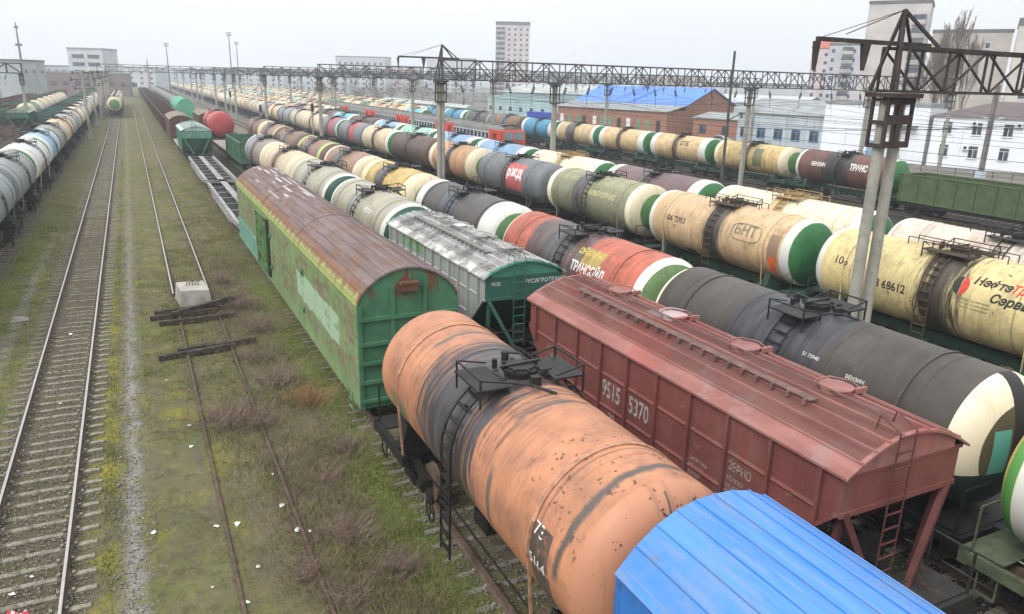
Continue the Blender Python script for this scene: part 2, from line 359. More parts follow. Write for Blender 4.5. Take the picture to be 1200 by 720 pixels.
# ---------------------------------------------------------------- tank wagons
_tm = {}
def tank_parts(L, R, det, ver):
    key = (L, R, det, ver)
    if key in _tm: return _tm[key]
    zc = 3.05 + (R - 1.55); n = 72 if det == 2 else (40 if det == 1 else 20); P = {}
    b = MB(); prof = [(R, -L/2)]
    yy = [-L/2 + .9, L/2 - .9] + ([-L/6, L/6] if det == 2 else [])
    for q in sorted(yy): prof += [(R, q - .03), (R + .012, q - .02), (R + .012, q + .02), (R, q + .03)] if det else []
    prof += [(R, L/2)]; b.lathe(prof, (0,0,0), 'y', n); P['shell'] = b.mesh('tank_shell', 50)
    b = MB(); dome = .62; b.lathe([(R * math.cos(t), dome * math.sin(t)) if t < 1.57 else (.001, dome) for t in [0, .16, .34, .54, .75, 1.0, 1.25, 1.45, 1.571][:9 if det else 9:1 if det else 2]], (0,0,0), 'y', n)
    P['cap'] = b.mesh('end_cap', 60)
    T = zc + R   # crown
    # hatch
    b = MB(); b.cyl((0,0,T-.08),(0,0,T+.12),.33,20); b.cyl((0,0,T+.12),(0,0,T+.17),.40,20); b.cyl((0,0,T+.17),(0,0,T+.21),.3,16)
    if det:
        for k in range(8): a = k*math.pi/4; b.box(.36*math.cos(a)-.03,.36*math.cos(a)+.03,.36*math.sin(a)-.03,.36*math.sin(a)+.03,T+.12,T+.22)
        b.bar((-.45,0,T+.21),(.45,0,T+.25),.06,.04); b.cyl((.0,.72,T-.05),(.0,.72,T+.24),.08,10); b.cyl((-.3,.6,T-.1),(-.3,.6,T+.16),.06,8); b.box(-.1,.1,-.75,-.6,T-.05,T+.2); b.tube([(.35,.3,T+.0),(.45,.9,T+.08),(.2,1.3,T-.0)],.03); b.tube([(-.4,-.4,T+.02),(-.2,-.9,T+.12),(.2,-1.2,T-.0)],.03); b.cyl((.42,-.35,T+.0),(.42,-.35,T+.16),.05,8); b.bar((.3,-.35,T+.16),(.54,-.35,T+.16),.03)
    P['hatch'] = b.mesh('hatch', 35)
    # top walkway with rails, one wing; placed twice
    b = MB(); wv = .95 if ver == 0 else .7; ln = 1.0 if ver == 0 else 1.5; rh = .24 if ver == 0 else .28
    b.box(.5, wv+.25, -ln*.6, ln*.6, T-.01, T+.03)
    if det:
        xx = wv+.2
        for e in (-.6, .6):
            b.bar((xx, e*ln, T-.35), (xx, e*ln, T+rh), .035); b.bar((.55, e*ln, T-.14), (.55, e*ln, T-.005), .05)
        b.bar((xx, -.6*ln, T+rh), (xx, .6*ln, T+rh), .035)
        b.bar((xx, -.6*ln, T+rh), (.5, -.6*ln, T+.1), .03); b.bar((xx, .6*ln, T+rh), (.5, .6*ln, T+.1), .03)
    if det and ver == 1:
        b.bar((.3, -ln*1.3, T+.24), (.3, ln*1.3, T+.24), .03); [b.bar((.3, q*ln, T-.05), (.3, q*ln, T+.24), .03) for q in (-1.3, -.6, .6, 1.3)]
        b.bar((.3, -.6*ln, T+.01), (.52, -.6*ln, T+.01), .04); b.bar((.3, .6*ln, T+.01), (.52, .6*ln, T+.01), .04)
    P['walkway'] = b.mesh('walkway')
    # side ladder on the flank following the curve (-x side, mirrored by rotation)
    b = MB(); y0, y1 = -.25, .25; pts = []
    for d in range(14, 96, 9 if det == 2 else 12): pts.append((-(R+.11)*math.sin(R_(d)), zc+(R+.11)*math.cos(R_(d))))
    pts.append((-(R+.12), 1.2)); pts.append((-(R+.12), .75))
    for yv in (y0, y1):
        for i in range(len(pts)-1): b.bar((pts[i][0], yv, pts[i][1]), (pts[i+1][0], yv, pts[i+1][1]), .045, .03)
    tot = 0; nxt = .1
    for i in range(len(pts)-1):
        p, q = Vector((pts[i][0],0,pts[i][1])), Vector((pts[i+1][0],0,pts[i+1][1])); l = (q-p).length
        while nxt < tot + l:
            m = p.lerp(q, (nxt-tot)/l); b.bar((m.x, y0, m.z), (m.x, y1, m.z), .07 if det==2 else .05, .03); nxt += .32
        tot += l
    if det == 2:
        for d in (25, 50, 75): a = R_(d); b.bar((-R*math.sin(a)*.99, 0, zc+R*math.cos(a)*.99), (-(R+.11)*math.sin(a), 0, zc+(R+.11)*math.cos(a)), .05)
    P['ladder'] = b.mesh('side_ladder')
    # underframe: centre sill, end decks, bolsters, saddles, steps
    b = MB(); hl = 6.01 - .35
    b.box(-.22,.22,-hl,hl,1.0,1.38)
    for s in (-1, 1):
        b.box(-1.5,1.5,s*hl-.1,s*hl+.1,1.02,1.36); y_a, y_b = sorted((s*(hl-.1), s*(L/2-1.4)))
        for xx in (-1.42, 1.42): b.box(xx-.07,xx+.07,y_a,y_b,1.06,1.32)
        b.box(-1.45,1.45,s*3.9-.2,s*3.9+.2,1.08,1.42)
        b.prism([(-1.35,1.36),(1.35,1.36),(1.2,1.95),(.7,1.62),(0,1.52),(-.7,1.62),(-1.2,1.95)], s*3.9-.18, s*3.9+.18)
        if det:
            b.box(-1.4,1.4,min(s*(hl-.75),s*hl),max(s*(hl-.75),s*hl),1.36,1.39)
            for xx in (-1.38, 1.38):
                b.bar((xx, s*(hl-.1), 1.3), (xx, s*(hl-.1), 2.35), .04); b.bar((xx, s*(hl-.1), 2.35), (xx*.35, s*(hl-.1), 2.35), .035); b.bar((xx, s*(hl-.3), 1.1), (xx, s*(hl-.3), .5), .035); b.bar((xx, s*(hl-.7), 1.1), (xx, s*(hl-.7), .5), .035); b.bar((xx, s*(hl-.7), .52), (xx, s*(hl-.3), .52), .05)
    if det:
        b.cyl((.5,-.9,.95),(.5,.3,.95),.2,12); b.box(-.6,-.2,.2,.9,.75,1.1); b.tube([(-.9,-3.1,.85),(-.9,3.1,.85)],.03); b.cyl((-1.35,1.6,1.15),(-1.42,1.6,1.15),.2,12)
        b.bar((0,-1.5,1.0),(0,-1.5,.6),.3,.3); b.cyl((0,0,1.35),(0,0,.75),.16,10)
    P['frame'] = b.mesh('underframe')
    # strap over one end of the tank, placed twice
    b = MB()
    if det == 2:
        yv = L/2-1.25; pr = [((R+.02)*math.sin(R_(d)), zc+(R+.02)*math.cos(R_(d))) for d in range(-96, 97, 8)]
        for i in range(len(pr)-1): b.bar((pr[i][0],yv,pr[i][1]),(pr[i+1][0],yv,pr[i+1][1]),.09,.02)
        for s in (-1,1): b.bar((s*(R+.015),yv,zc-.05),(s*1.42,yv,1.3),.05,.03)
    P['strap'] = b.mesh('hold_down_strap') if b.v else None
    _tm[key] = P; return P

def tank_wagon(X, Y, label, shell, cap, det=1, L=10, R=1.55, ver=0, metal=None, frame=None, group=None, strap=None, rz=0, letters=None, z=0):
    P = tank_parts(L, R, det, ver); metal = metal or IRON; frame = frame or IRON; zc = 3.05 + (R - 1.55)
    t = thing('tank_wagon', label, 'tank wagon', (X, Y, z), rz, group)
    obj('tank_shell', P['shell'], shell, t, (0,0,zc))
    obj('end_cap', P['cap'], cap, t, (0,-L/2,zc), (0,0,math.pi)); obj('end_cap', P['cap'], cap, t, (0,L/2,zc))
    obj('hatch', P['hatch'], metal, t); obj('walkway', P['walkway'], metal, t); obj('walkway', P['walkway'], metal, t, (0,0,0), (0,0,math.pi))
    obj('underframe', P['frame'], frame, t)
    if det:
        obj('side_ladder', P['ladder'], metal, t); obj('side_ladder', P['ladder'], metal, t, (0,0,0), (0,0,math.pi))
        if P['strap']: obj('hold_down_strap', P['strap'], strap or shell, t); obj('hold_down_strap', P['strap'], strap or shell, t, (0,0,0), (0,0,math.pi))
    running(t, 6.01, det, IRON)
    if letters: letters(t, zc, R)
    return t

# ---------------------------------------------------------------- covered hopper wagon
def slab_x(b, prof, x0, x1, m=0):      # profile (y,z) carried along x
    n = len(prof); vs = [(x0, y, z) for y, z in prof] + [(x1, y, z) for y, z in prof]
    b.add(vs, [(i, (i+1)%n, n+(i+1)%n, n+i) for i in range(n)] + [tuple(range(n-1,-1,-1)), tuple(range(n,2*n))], m)
def arch(W, ze, zr, n=8, p=1.0):
    out = []
    for i in range(n+1):
        u = -math.cos(math.pi*i/n) if p < .9 else -1 + 2*i/n
        out.append((u*W/2, ze + (zr-ze)*((.35*(1-abs(u)**1.9)+.65*math.sqrt(max(0,1-u*u))) if p < .9 else (1-abs(u)**(1.9*p)))))
    return out
def hopper(X, Y, label, half, body, roof, trim, ze=4.07, zr=4.63, W=3.05, nrib=10, det=2, group=None, hatches=4, letters=None, strutm=None, rz=0, skirt=None, board_far=0):
    t = thing('hopper_wagon', label, 'hopper wagon', (X, Y, 0), rz, group); strutm = strutm or trim
    b = MB(); hw = W/2; zl = ze - .78; zb = 1.55; run = 2.0
    slab_x(b, [(-half,ze),(-half,zl),(-half+run,zb),(half-run,zb),(half,zl),(half,ze)], -hw, hw)
    for e in (-1, 1):      # discharge pockets
        for q in (-1.9, 1.9): b.prism([(-hw+.1,1.6),(hw-.1,1.6),(.5,.75),(-.5,.75)], q-.8+0*e, q+.8)
    b.box(-hw-.06,hw+.06,-half-.02,half+.02,ze-.09,ze+.0); 
    for s in (-1,1): b.box(s*hw-.05,s*hw+.05,-half+run-.2,half-run+.2,zb-.06,zb+.10)
    b.box(-hw-.01,hw+.01,-half-.03,-half+.03,zl-.06,zl+.04); b.box(-hw-.01,hw+.01,half-.03,half+.03,zl-.06,zl+.04)
    for s in (-1, 1):
        step = 2*(half-.45)/nrib
        for i in range(nrib+1):
            y = -half+.45+i*step; low = zb if abs(y) < half-run else zb + (abs(y)-(half-run))*(zl-zb)/run
            b.box(min(s*hw,s*(hw+.09)), max(s*hw,s*(hw+.13)), y-.035, y+.035, low, ze-.09)
            if i < nrib and det == 2:
                for zz in (2.35, 3.2):
                    if abs(y+step/2) < half-run+.3 or zz > 3: b.prism([(s*hw,zz-.05),(s*(hw+.05),zz),(s*hw,zz+.05)][::1], y+.06, y+step-.06)
        b.bar((s*(hw+.03),-half+.05,zl),(s*(hw+.03),-half+run-.3,zb),.08,.08); b.bar((s*(hw+.03),half-.05,zl),(s*(hw+.03),half-run+.3,zb),.08,.08)
    obj('body', b.mesh('body'), body, t)
    b = MB(); a = arch(W+.2, ze+.0, zr, 10)
    prof = a + [(x, z-.05) for x, z in a[::-1]]; b.prism(prof, -half-.12, half+.12)
    b.prism(a[1:-1] + [(a[-2][0], ze-.02), (a[1][0], ze-.02)], -half-.03, half+.03)
    for i in range(1, 10):
        if i == 5: continue
        x, z = a[i]; b.bar((x, -half-.1, z+.01), (x, half+.1, z+.01), .035, .045)
    obj('roof', b.mesh('roof'), roof, t)
    for i in range(hatches):
        y = half - 2.1 - i * (2*half-3.9)/(hatches-1); b = MB(); z = zr + .02
        b.cyl((.18,y,z-.08),(.18,y,z+.05),.30,20); b.cyl((.18,y,z+.05),(.18,y,z+.075),.33,20)
        b.tube([(-.12,y+.26,z+.02),(-.08,y+.27,z+.15),(.2,y+.2,z+.19),(.5,y-.05,z+.14),(.62,y-.22,z+.02)],.016); b.box(.42,.74,y-.27,y-.19,z-.06,z+.05)
        obj('filling_hatch', b.mesh('filling_hatch',35), roof, t)
    if det == 2:
        b = MB(); xx = -.62; z = zr - .02
        b.box(xx-.1,xx+.1,-half+1.6,half-1.3,z+.01,z+.035)
        y = -half+1.7
        while y < half-1.4: b.box(xx-.17,xx-.1,y-.025,y+.025,z-.09,z+.03); y += .42
        b.bar((xx+.5,-half+.3,z+.12),(xx+.5,half-.5,z+.12),.03)
        obj('roof_walkway', b.mesh('roof_walkway'), plain('hopper_board_dust', (.15,.09,.08), .3, 3, .9) if not board_far else plain('grey_board', (.2,.195,.185), .2, 3, .9, grime=.4), t)
    for e in (-1, 1):
        for s in (-1, 1):
            b = MB(); b.bar((s*(hw-.12), e*(half-.02), zl+.02), (s*.42, e*(half+.2), 1.35), .12, .12)
            if det == 2: b.bar((s*(hw-.2), e*(half-.1), ze-.8), (s*(hw-.25), e*(half-.3), 1.3), .11, .11)
            obj('end_strut', b.mesh('end_strut'), strutm, t)
        b = MB(); x0 = -.25 if e < 0 else .25
        for q in (-.21, .21): b.bar((x0+q, e*(half+.13), 1.1), (x0+q, e*(half+.13), ze+.62), .022)
        z = 1.3
        while z < ze+.6: b.bar((x0-.21, e*(half+.13), z), (x0+.21, e*(half+.13), z), .028); z += .3
        for q in (-.21, .21): b.tube([(x0+q, e*(half+.13), ze+.62),(x0+q, e*(half-.3), ze+.78),(x0+q, e*(half-.35), zr-.05)],.014)
        obj('end_ladder', b.mesh('end_ladder'), strutm, t)
    b = MB(); hl = half + .75
    b.box(-.25,.25,-hl,hl,1.0,1.4); 
    for e in (-1,1):
        b.box(-1.45,1.45,e*hl-.09,e*hl+.09,1.0,1.35); b.box(-1.4,1.4,min(e*(hl-.9),e*hl),max(e*(hl-.9),e*hl),1.36,1.4); b.box(-1.4,1.4,e*(hl-2)-.15,e*(hl-2)+.15,1.05,1.4)
        for s in (-1,1): b.bar((s*1.4,e*hl,1.35),(s*1.4,e*hl,2.2),.04); b.bar((s*1.4,e*(hl-.85),1.35),(s*1.4,e*(hl-.85),2.2),.04); b.bar((s*1.4,e*hl,2.2),(s*1.4,e*(hl-.85),2.2),.03)
        b.bar((-1.4,e*hl,2.2),(-.5,e*hl,2.2),.03)
    for s in (-1,1): b.box(s*1.4-.06,s*1.4+.06,-hl+2,hl-2,1.1,1.3)
    obj('underframe', b.mesh('underframe'), IRON2 if skirt is None else skirt, t)
    if det == 2:
        b = MB(); b.cyl((-.7,half-.9,1.75),(.6,half-.9,1.75),.24,14); obj('air_tank', b.mesh('air_tank',40), IRON2, t)
    running(t, hl+.35, 1 if det < 2 else 2)
    if letters: letters(t, hw)
    return t

# ---------------------------------------------------------------- open gondola
_gm = {}
def gondola(X, Y, label, mat, load, det=1, L=13.2, W=3.08, top=3.35, group=None, frame=None, rz=0, loadz=1.7):
    key = (det, L, W, top)
    if key not in _gm:
        b = MB(); h = L/2
        for s in (-1,1): b.box(s*W/2-.04,s*W/2+.04,-h,h,1.3,top); b.box(-W/2,W/2,s*h-.04,s*h+.04,1.3,top)
        body = b.mesh('body'); b = MB(); n = 8
        for s in (-1,1):
            for i in range(n+1):
                y = -h+.06+i*(L-.12)/n; b.box(min(s*(W/2+.04),s*(W/2+.15)),max(s*(W/2+.04),s*(W/2+.15)),y-.05,y+.05,1.3,top-.05)
            b.box(min(s*(W/2+.045),s*(W/2+.12)),max(s*(W/2+.045),s*(W/2+.12)),-h-.1,h+.1,1.3,1.4); b.box(-W/2-.11,W/2+.11,min(s*(h+.045),s*(h+.1)),max(s*(h+.045),s*(h+.1)),1.31,1.39)
            for x in (-.75,0,.75): b.box(x-.05,x+.05,min(s*(h+.04),s*(h+.12)),max(s*(h+.04),s*(h+.12)),1.3,top-.05)
            b.box(-W/2,W/2,min(s*(h+.045),s*(h+.10)),max(s*(h+.045),s*(h+.10)),2.2,2.3)
        ribs = b.mesh('ribbing'); b = MB()
        for s in (-1,1): b.box(s*W/2-.08,s*W/2+.10,-h-.08,h+.08,top,top+.09); b.box(-W/2-.08,W/2+.1,s*h-.08,s*h+.09,top+.002,top+.092)
        rail = b.mesh('top_rail'); b = MB()
        b.box(-W/2+.05,W/2-.05,-h+.05,h-.05,1.25,1.4); fl = b.mesh('floor'); b = MB()
        b.box(-.25,.25,-h-.5,h+.5,.95,1.24)
        for s in (-1,1): b.box(s*1.4-.08,s*1.4+.08,-h,h,1.0,1.24); b.box(-1.4,1.4,s*h-.1,s*h+.1,1.0,1.24)
        fr = b.mesh('underframe')
        _gm[key] = (body, ribs, rail, fl, fr)
    body, ribs, rail, fl, fr = _gm[key]
    t = thing('gondola_wagon', label, 'open wagon', (X, Y, 0), rz, group)
    obj('body', body, mat, t); obj('ribbing', ribs, mat, t); obj('top_rail', rail, mat, t); o = obj('floor', fl, load, t)
    o.location.z = loadz - 1.4
    obj('underframe', fr, frame or IRON, t); running(t, L/2+.5, det)
    return t

# ---------------------------------------------------------------- boxcar
def boxcar(X, Y, label, half, W, ze, zr, side, roofm, endm, det=1, group=None, arch_n=14, zbot=.95, pw=1.0, letters=None, name='boxcar', trim=None):
    t = thing(name, label, 'boxcar', (X, Y, 0), 0, group); hw = W/2
    b = MB()
    for s in (-1,1): b.box(min(s*(hw-.06),s*hw),max(s*(hw-.06),s*hw),-half+.05,half-.05,zbot,ze)
    obj('side_wall', b.mesh('side_wall'), side, t)
    b = MB(); a = arch(W+.08, ze, zr, arch_n, pw)
    b.prism(a + [(x*.985, z-.05) for x, z in a[::-1]], -half-.06, half+.06)
    for i in range(1, arch_n): x, z = a[i]; b.bar((x,-half-.05,z+.006),(x,half+.05,z+.006),.025,.03)
    if det == 2:
        for y in (-half*.33, half*.3):
            for i in range(arch_n): b.bar((a[i][0],y,a[i][1]+.012),(a[i+1][0],y,a[i+1][1]+.012),.05,.03)
    obj('roof', b.mesh('roof'), roofm, t)
    for e in (-1,1):
        b = MB(); prof = [(-hw,zbot-.0),(hw,zbot-.0)] + [(x*.98, z-.06) for x, z in a[::-1]]
        b.prism(prof, min(e*half,e*(half-.05)), max(e*half,e*(half-.05)))
        if det == 2:
            zz = [zbot+.25, zbot+.85, zbot+1.45, zbot+2.05, ze-.42]
            for k, z in enumerate(zz): b.box(-hw+.02,hw-.02,min(e*half,e*(half+.10)),max(e*half,e*(half+.10)),z-.05,z+.05)
            for x in (-hw+.06,-.5,.5,hw-.06): b.box(x-.06,x+.06,min(e*half,e*(half+.07)),max(e*half,e*(half+.07)),zbot,ze+ (.55 if abs(x)<1 else .0))
        else: b.box(-.06,.06,min(e*half,e*(half+.06)),max(e*half,e*(half+.06)),zbot,ze)
        obj('end_wall', b.mesh('end_wall'), endm, t)
    b = MB(); b.box(-.25,.25,-half-.45,half+.45,.9,1.2)
    for s in (-1,1): b.box(s*1.3-.07,s*1.3+.07,-half,half,zbot-.12,zbot-.003)
    obj('underframe', b.mesh('underframe'), IRON2, t); running(t, half+.5, det, base=half-2.4 if half < 9 else half-3.2)
    return t

# ---------------------------------------------------------------- rail tracks
def rail_mesh(y0, y1, r=.0):
    b = MB(); prof = [(-.072,.04),(.072,.04),(.02,.07),(.012,.155),(.036,.165),(.036,.2),(-.036,.2),(-.036,.165),(-.012,.155),(-.02,.07)]
    b.prism(prof, y0, y1, 0)
    # the worn head is its own strip on top
    b.add([(-.03,y0,.2025),(.03,y0,.2025),(.03,y1,.2025),(-.03,y1,.2025)], [(0,1,2,3)], 1); return b.mesh('rail')
def _sleeper():
    b = MB(); zz = lambda x: .02 + (.03 if abs(x) > .55 else .0)
    xs = [-1.35,-1.3,-.95,-.55,-.2,.2,.55,.95,1.3,1.35]; w_ = .085
    for i in range(len(xs)-1):
        x0, x1 = xs[i], xs[i+1]; z0, z1 = zz(x0), zz(x1)
        b.add([(x0,-w_,-.1),(x1,-w_,-.1),(x1,w_,-.1),(x0,w_,-.1),(x0,-w_*.85,z0),(x1,-w_*.85,z1),(x1,w_*.85,z1),(x0,w_*.85,z0)],
              [(4,5,6,7),(0,1,5,4),(2,3,7,6)] + ([(3,0,4,7)] if i==0 else []) + ([(1,2,6,5)] if i==len(xs)-2 else []))
    for s in (-.79,.79):
        for q in (-.14,.14): b.box(s+q-.03,s+q+.03,-.05,.05,.03,.11)
    return b.mesh('sleeper')
SLEEPER = _sleeper()
def track(X, y0, y1, top=RAILTOP, n=0, sy0=None, dz=0, spacing=.6, jit=.02, rest=True, zs=0, railz=0):
    t = bpy.data.objects.new('railway_track', None); COL.objects.link(t); t.location = (X, 0, 0); t['kind'] = 'structure'
    rm = rail_mesh(y0, y1)
    for s in (-.795, .795): obj('rail', rm, [RAILSIDE if top is RAILTOP else RAILOLD, top], t, (s, 0, railz))
    y = sy0 if sy0 is not None else y0; rr = random.Random(int(X*10)); k = 0
    while k < n and y < y1:
        obj('sleeper', SLEEPER, SLEEP, t, (rr.uniform(-.05,.05), y, zs-.035*min(1,max(0,(y-32)/22))+rr.uniform(-.038,.004)), (0, rr.uniform(-.016,.016), rr.uniform(-.015,.015))); y += spacing + rr.uniform(-jit,jit); k += 1
    if rest:
        b = MB()
        while y < min(y1, 260):
            b.box(-1.35,1.35,y-.11,y+.11,-.05,.0+zs+rr.uniform(-.02,.01)); y += .6
        if b.v: o = obj('sleepers', b.mesh('sleepers'), SLEEP, t); o['kind'] = 'stuff'
    return t

# ---------------------------------------------------------------- ground
def ground():
    xs = np.concatenate([np.linspace(-3000,-60,12), np.linspace(-50,-14,19), np.arange(-12,9.01,.3), np.arange(10,40,1.5), np.linspace(45,3000,16)])
    ys = np.concatenate([np.linspace(-300,-10,6), np.arange(-4,8,2.), np.arange(8,60,.3), np.arange(60.5,140,1.5), np.linspace(145,600,24), np.linspace(700,5000,8)])
    gx, gy = np.meshgrid(xs, ys); rs = np.random.RandomState(3)
    z = -.03 + .02*np.sin(gx*1.7+np.sin(gy*.6)*2)*np.cos(gy*1.1+gx*.4) + rs.uniform(-.012,.012,gx.shape) + .03*np.sin(gx*.45+1)*np.sin(gy*.13)
    ridge = np.exp(-((gx-.1)/.9)**2)*.05 - np.exp(-((gx+1.0)/.35)**2)*.03
    z = np.where((gx>-12)&(gx<9), z+ridge, -.03); z = np.minimum(z, .02)
    n, m = gx.shape; v = np.stack([gx, gy, z], -1).reshape(-1, 3)
    i = np.arange(n*m).reshape(n, m); f = np.stack([i[:-1,:-1], i[:-1,1:], i[1:,1:], i[1:,:-1]], -1).reshape(-1, 4)
    me = bpy.data.meshes.new('ground'); me.from_pydata(v.tolist(), [], f.tolist()); me.polygons.foreach_set('use_smooth', [True]*len(f)); me.materials.append(None)
    n = NT('yard_ground', .95, .12); o = n.O(); x, y, z = n.sep()
    big = n.noise(o, .22, 5, .6, 1); mid = n.noise(o, 1.1, 5, .65, 2); fine = n.noise(o, 6.5, 6, .8, 3); vf = n.noise(o, 20, 4, .8, 4)
    lng = n.noise(n.vec(n.math('MULTIPLY', x, 1.5), n.math('MULTIPLY', y, .12), 0), 1, 4, .6, 5)
    grass = n.mix(n.map(mid, .35, .65), (.118,.118,.052), (.158,.16,.055)); grass = n.mix(n.mul(n.map(fine, .42, .62), .85), grass, (.075,.066,.04))
    moss = n.mix(n.map(fine, .4, .6), (.155,.15,.03), (.25,.22,.045)); grass = n.mix(n.mul(n.map(mid, .52, .64), n.map(lng, .42, .56)), grass, moss)
    green = n.mix(n.map(fine, .4, .6), (.075,.11,.025), (.14,.18,.045)); grass = n.mix(n.mul(n.map(n.noise(o, .5, 5, .65, 8), .54, .66), .8), grass, green)
    dry = n.mix(n.map(fine, .35, .65), (.13,.10,.068), (.22,.18,.125))
    c = n.mix(n.map(big, .45, .6), grass, n.mix(.4, grass, dry))
    gravel = n.mix(n.map(vf, .35, .65), (.16,.152,.14), (.34,.33,.31)); gravel = n.mix(n.map(mid, .5, .7), gravel, (.17,.16,.12))
    xw = n.math('ADD', x, n.math('MULTIPLY', n.math('SUBTRACT', mid, .5), .9))
    def strip(cx, hw_, soft=.15):
        return n.map(n.math('ABSOLUTE', n.math('SUBTRACT', xw, cx)), hw_+soft, hw_-soft)
    dirt = n.mix(n.map(vf, .35, .65), (.085,.072,.052), (.19,.165,.125))
    c = n.mix(n.mul(n.map(lng, .5, .6), .5), c, dirt); c = n.mix(n.mul(n.map(n.noise(n.vec(n.math('MULTIPLY', x, .9), n.math('MULTIPLY', y, .2), 3), 1, 6, .7, 44), .52, .62), .45), c, (.095,.09,.07))
    c = n.mix(n.mul(n.map(n.noise(o, 2.6, 6, .75, 81), .5, .62), .5), c, (.062,.055,.038)); c = n.mix(n.mul(n.map(n.noise(o, 3.1, 5, .75, 83), .56, .66), .45), c, (.20,.185,.13))
    yel = n.mix(n.map(fine, .38, .6), (.15,.14,.03), (.27,.24,.045)); c = n.mix(n.mul(strip(-1.62, .3, .3), n.map(n.noise(o, .55, 4, .6, 31), .46, .56), n.map(y, 45, 30), .85), c, yel); c = n.mix(n.mul(strip(.6, .7, .5), n.map(n.noise(o, .5, 4, .6, 33), .52, .62), n.map(y, 40, 20), .7), c, yel)
    lush = n.mix(n.map(fine, .38, .62), (.07,.10,.02), (.16,.21,.05)); c = n.mix(n.mul(strip(5.0, .5, .5), n.map(n.noise(o, .4, 4, .6, 32), .38, .52), n.map(y, 48, 34), .8), c, lush)
    c = n.mix(n.mul(strip(-6.0, .6, .5), n.map(n.noise(o, .35, 4, .6, 34), .42, .56), n.map(y, 75, 45), .7), c, lush)
    # footpath
    c = n.mix(n.mul(strip(-.95, .14, .2), n.map(fine, .25, .45), n.map(n.noise(n.vec(0, y, 0), .35, 3, .5, 22), .3, .42), n.map(y, 75, 22, .25, .95)), c, k_(( .36,.35,.33), 1.0) if False else gravel)
    c = n.mix(n.mul(strip(-5.25, .2, .18), n.map(mid, .35, .5), n.map(y, 70, 40), .5), c, gravel)
    # track A ballast
    bal = n.mix(n.map(vf, .38, .62), (.045,.036,.027), (.15,.125,.095)); bal = n.mix(n.mul(n.map(mid, .5, .62), .45), bal, (.11,.105,.05))
    c = n.mix(n.mul(strip(-3.05, 1.15, .3), .88), c, bal)
    # brown scrub beside track B and the boxcar
    scrub = n.mix(n.map(fine, .35, .65), (.095,.075,.05), (.19,.15,.105))
    c = n.mix(n.mul(n.map(n.math('ABSOLUTE', n.math('SUBTRACT', xw, 3.0)), 1.9, .6), n.map(n.noise(o,.35,4,.6,12), .46, .6), .55), c, scrub)
    # under wagon rows, dark oily ballast
    oil = n.mix(n.map(vf, .4, .66), (.009,.009,.008), (.085,.08,.072)); oil = n.mix(n.mul(n.map(n.noise(o,.6,4,.6,15), .52, .64), .7), oil, n.mix(n.map(fine,.4,.6),(.03,.04,.012),(.09,.105,.03)))
    c = n.mix(strip(-8.3, 1.3, .4), c, oil)
    c = n.mix(n.map(xw, 8.3, 9.6), c, oil)
    far = n.mix(n.map(vf, .35, .65), (.10,.09,.075), (.2,.18,.15)); c = n.mix(n.mul(n.map(y, 95, 130), n.map(xw, 12, 15), n.map(xw, 90, 70)), c, far)
    c = n.mix(n.map(xw, -9.8, -11), c, n.mix(n.map(fine,.35,.65),(.075,.058,.04),(.15,.12,.085)))
    town = n.mix(n.map(big, .4, .6), (.17,.16,.145), (.12,.115,.09)); c = n.mix(n.map(xw, 64, 72), c, town)
    n.bump(n.math('ADD', n.math('MULTIPLY', vf, .6), fine), .9, .05)
    mat = n.done(c); g = obj('ground', me, mat); g['kind'] = 'structure'; return g
ground()

track(-3.05, -30, 700, n=90, sy0=9.0, jit=.03)
track(1.72, 38.2, 240, n=0, rest=False, zs=-.03, railz=-.06)
tb = track(1.78, 10.5, 34.5, top=RAILOLD, n=0, rest=False, railz=-.12)
track(6.58, -20, 600, top=RAILOLD, n=60, sy0=9.3, spacing=.6, zs=-.035)
track(11.65, -30, 600, n=40, sy0=4)
track(16.1, -30, 600)
track(21.2, 60, 600)
for X_ in (-8.25, -12.6, -16.4, -21.2, 27.2, 32.3, 37.4, 42.4, 47.2, 52.5, 60.0, 65.5, 71.0):
    track(X_, 10 if X_ < 50 else 25, 620, n=0)

# ---------------------------------------------------------------- paints of the tank wagons
WHITE = (.60,.59,.55); CREAM = (.54,.47,.33); GREEN = (.035,.15,.05); DGREEN = (.022,.075,.058)
CAPS = {
 'white_green': cap_mat('cap_white_green', WHITE, GREEN, 1.44, seed=1),
 'cream_green': cap_mat('cap_cream_green', CREAM, (.09,.20,.07), 1.08, seed=2),
 'white_dark': cap_mat('cap_white_dark', WHITE, DGREEN, 1.46, seed=3, chips=0),
 'peach': cap_mat('cap_peach', (.44,.205,.12), (.27,.25,.195), .98, seed=4, chips=2.2, extra=[(.02,.06,-.2,1.45,(.12,.08,.07))]),
 'black': cap_mat('cap_black', (.70,.63,.47), (.085,.075,.045), .98, seed=5, chips=0, extra=[(.22,.70,-.55,.5,(.10,.36,.30)), (-.85,-.36,-.55,.5,(.10,.36,.30)), (-.34,.15,-1.6,1.7,(.02,.02,.02)), (-2,2,-2,-.5,(.022,.035,.03))]),
 'yellow': cap_mat('cap_yellow', (.10,.30,.07), (.55,.42,.10), 1.4, seed=6),
 'grey': cap_mat('cap_grey', (.16,.17,.18), (.14,.15,.155), 1.2, seed=7, chips=.2),
 'cream': cap_mat('cap_cream', CREAM, CREAM, 1.2, seed=8),
 'brown': cap_mat('cap_brown', (.12,.075,.06), (.11,.07,.055), 1.2, seed=9),
 'red': cap_mat('cap_red', (.34,.05,.05), (.33,.045,.045), 1.2, seed=10, chips=0),
 'trans': cap_mat('cap_trans', (.70,.68,.6), (.11,.19,.08), 1.37, seed=12),
}
BLK = (.028,.026,.026)
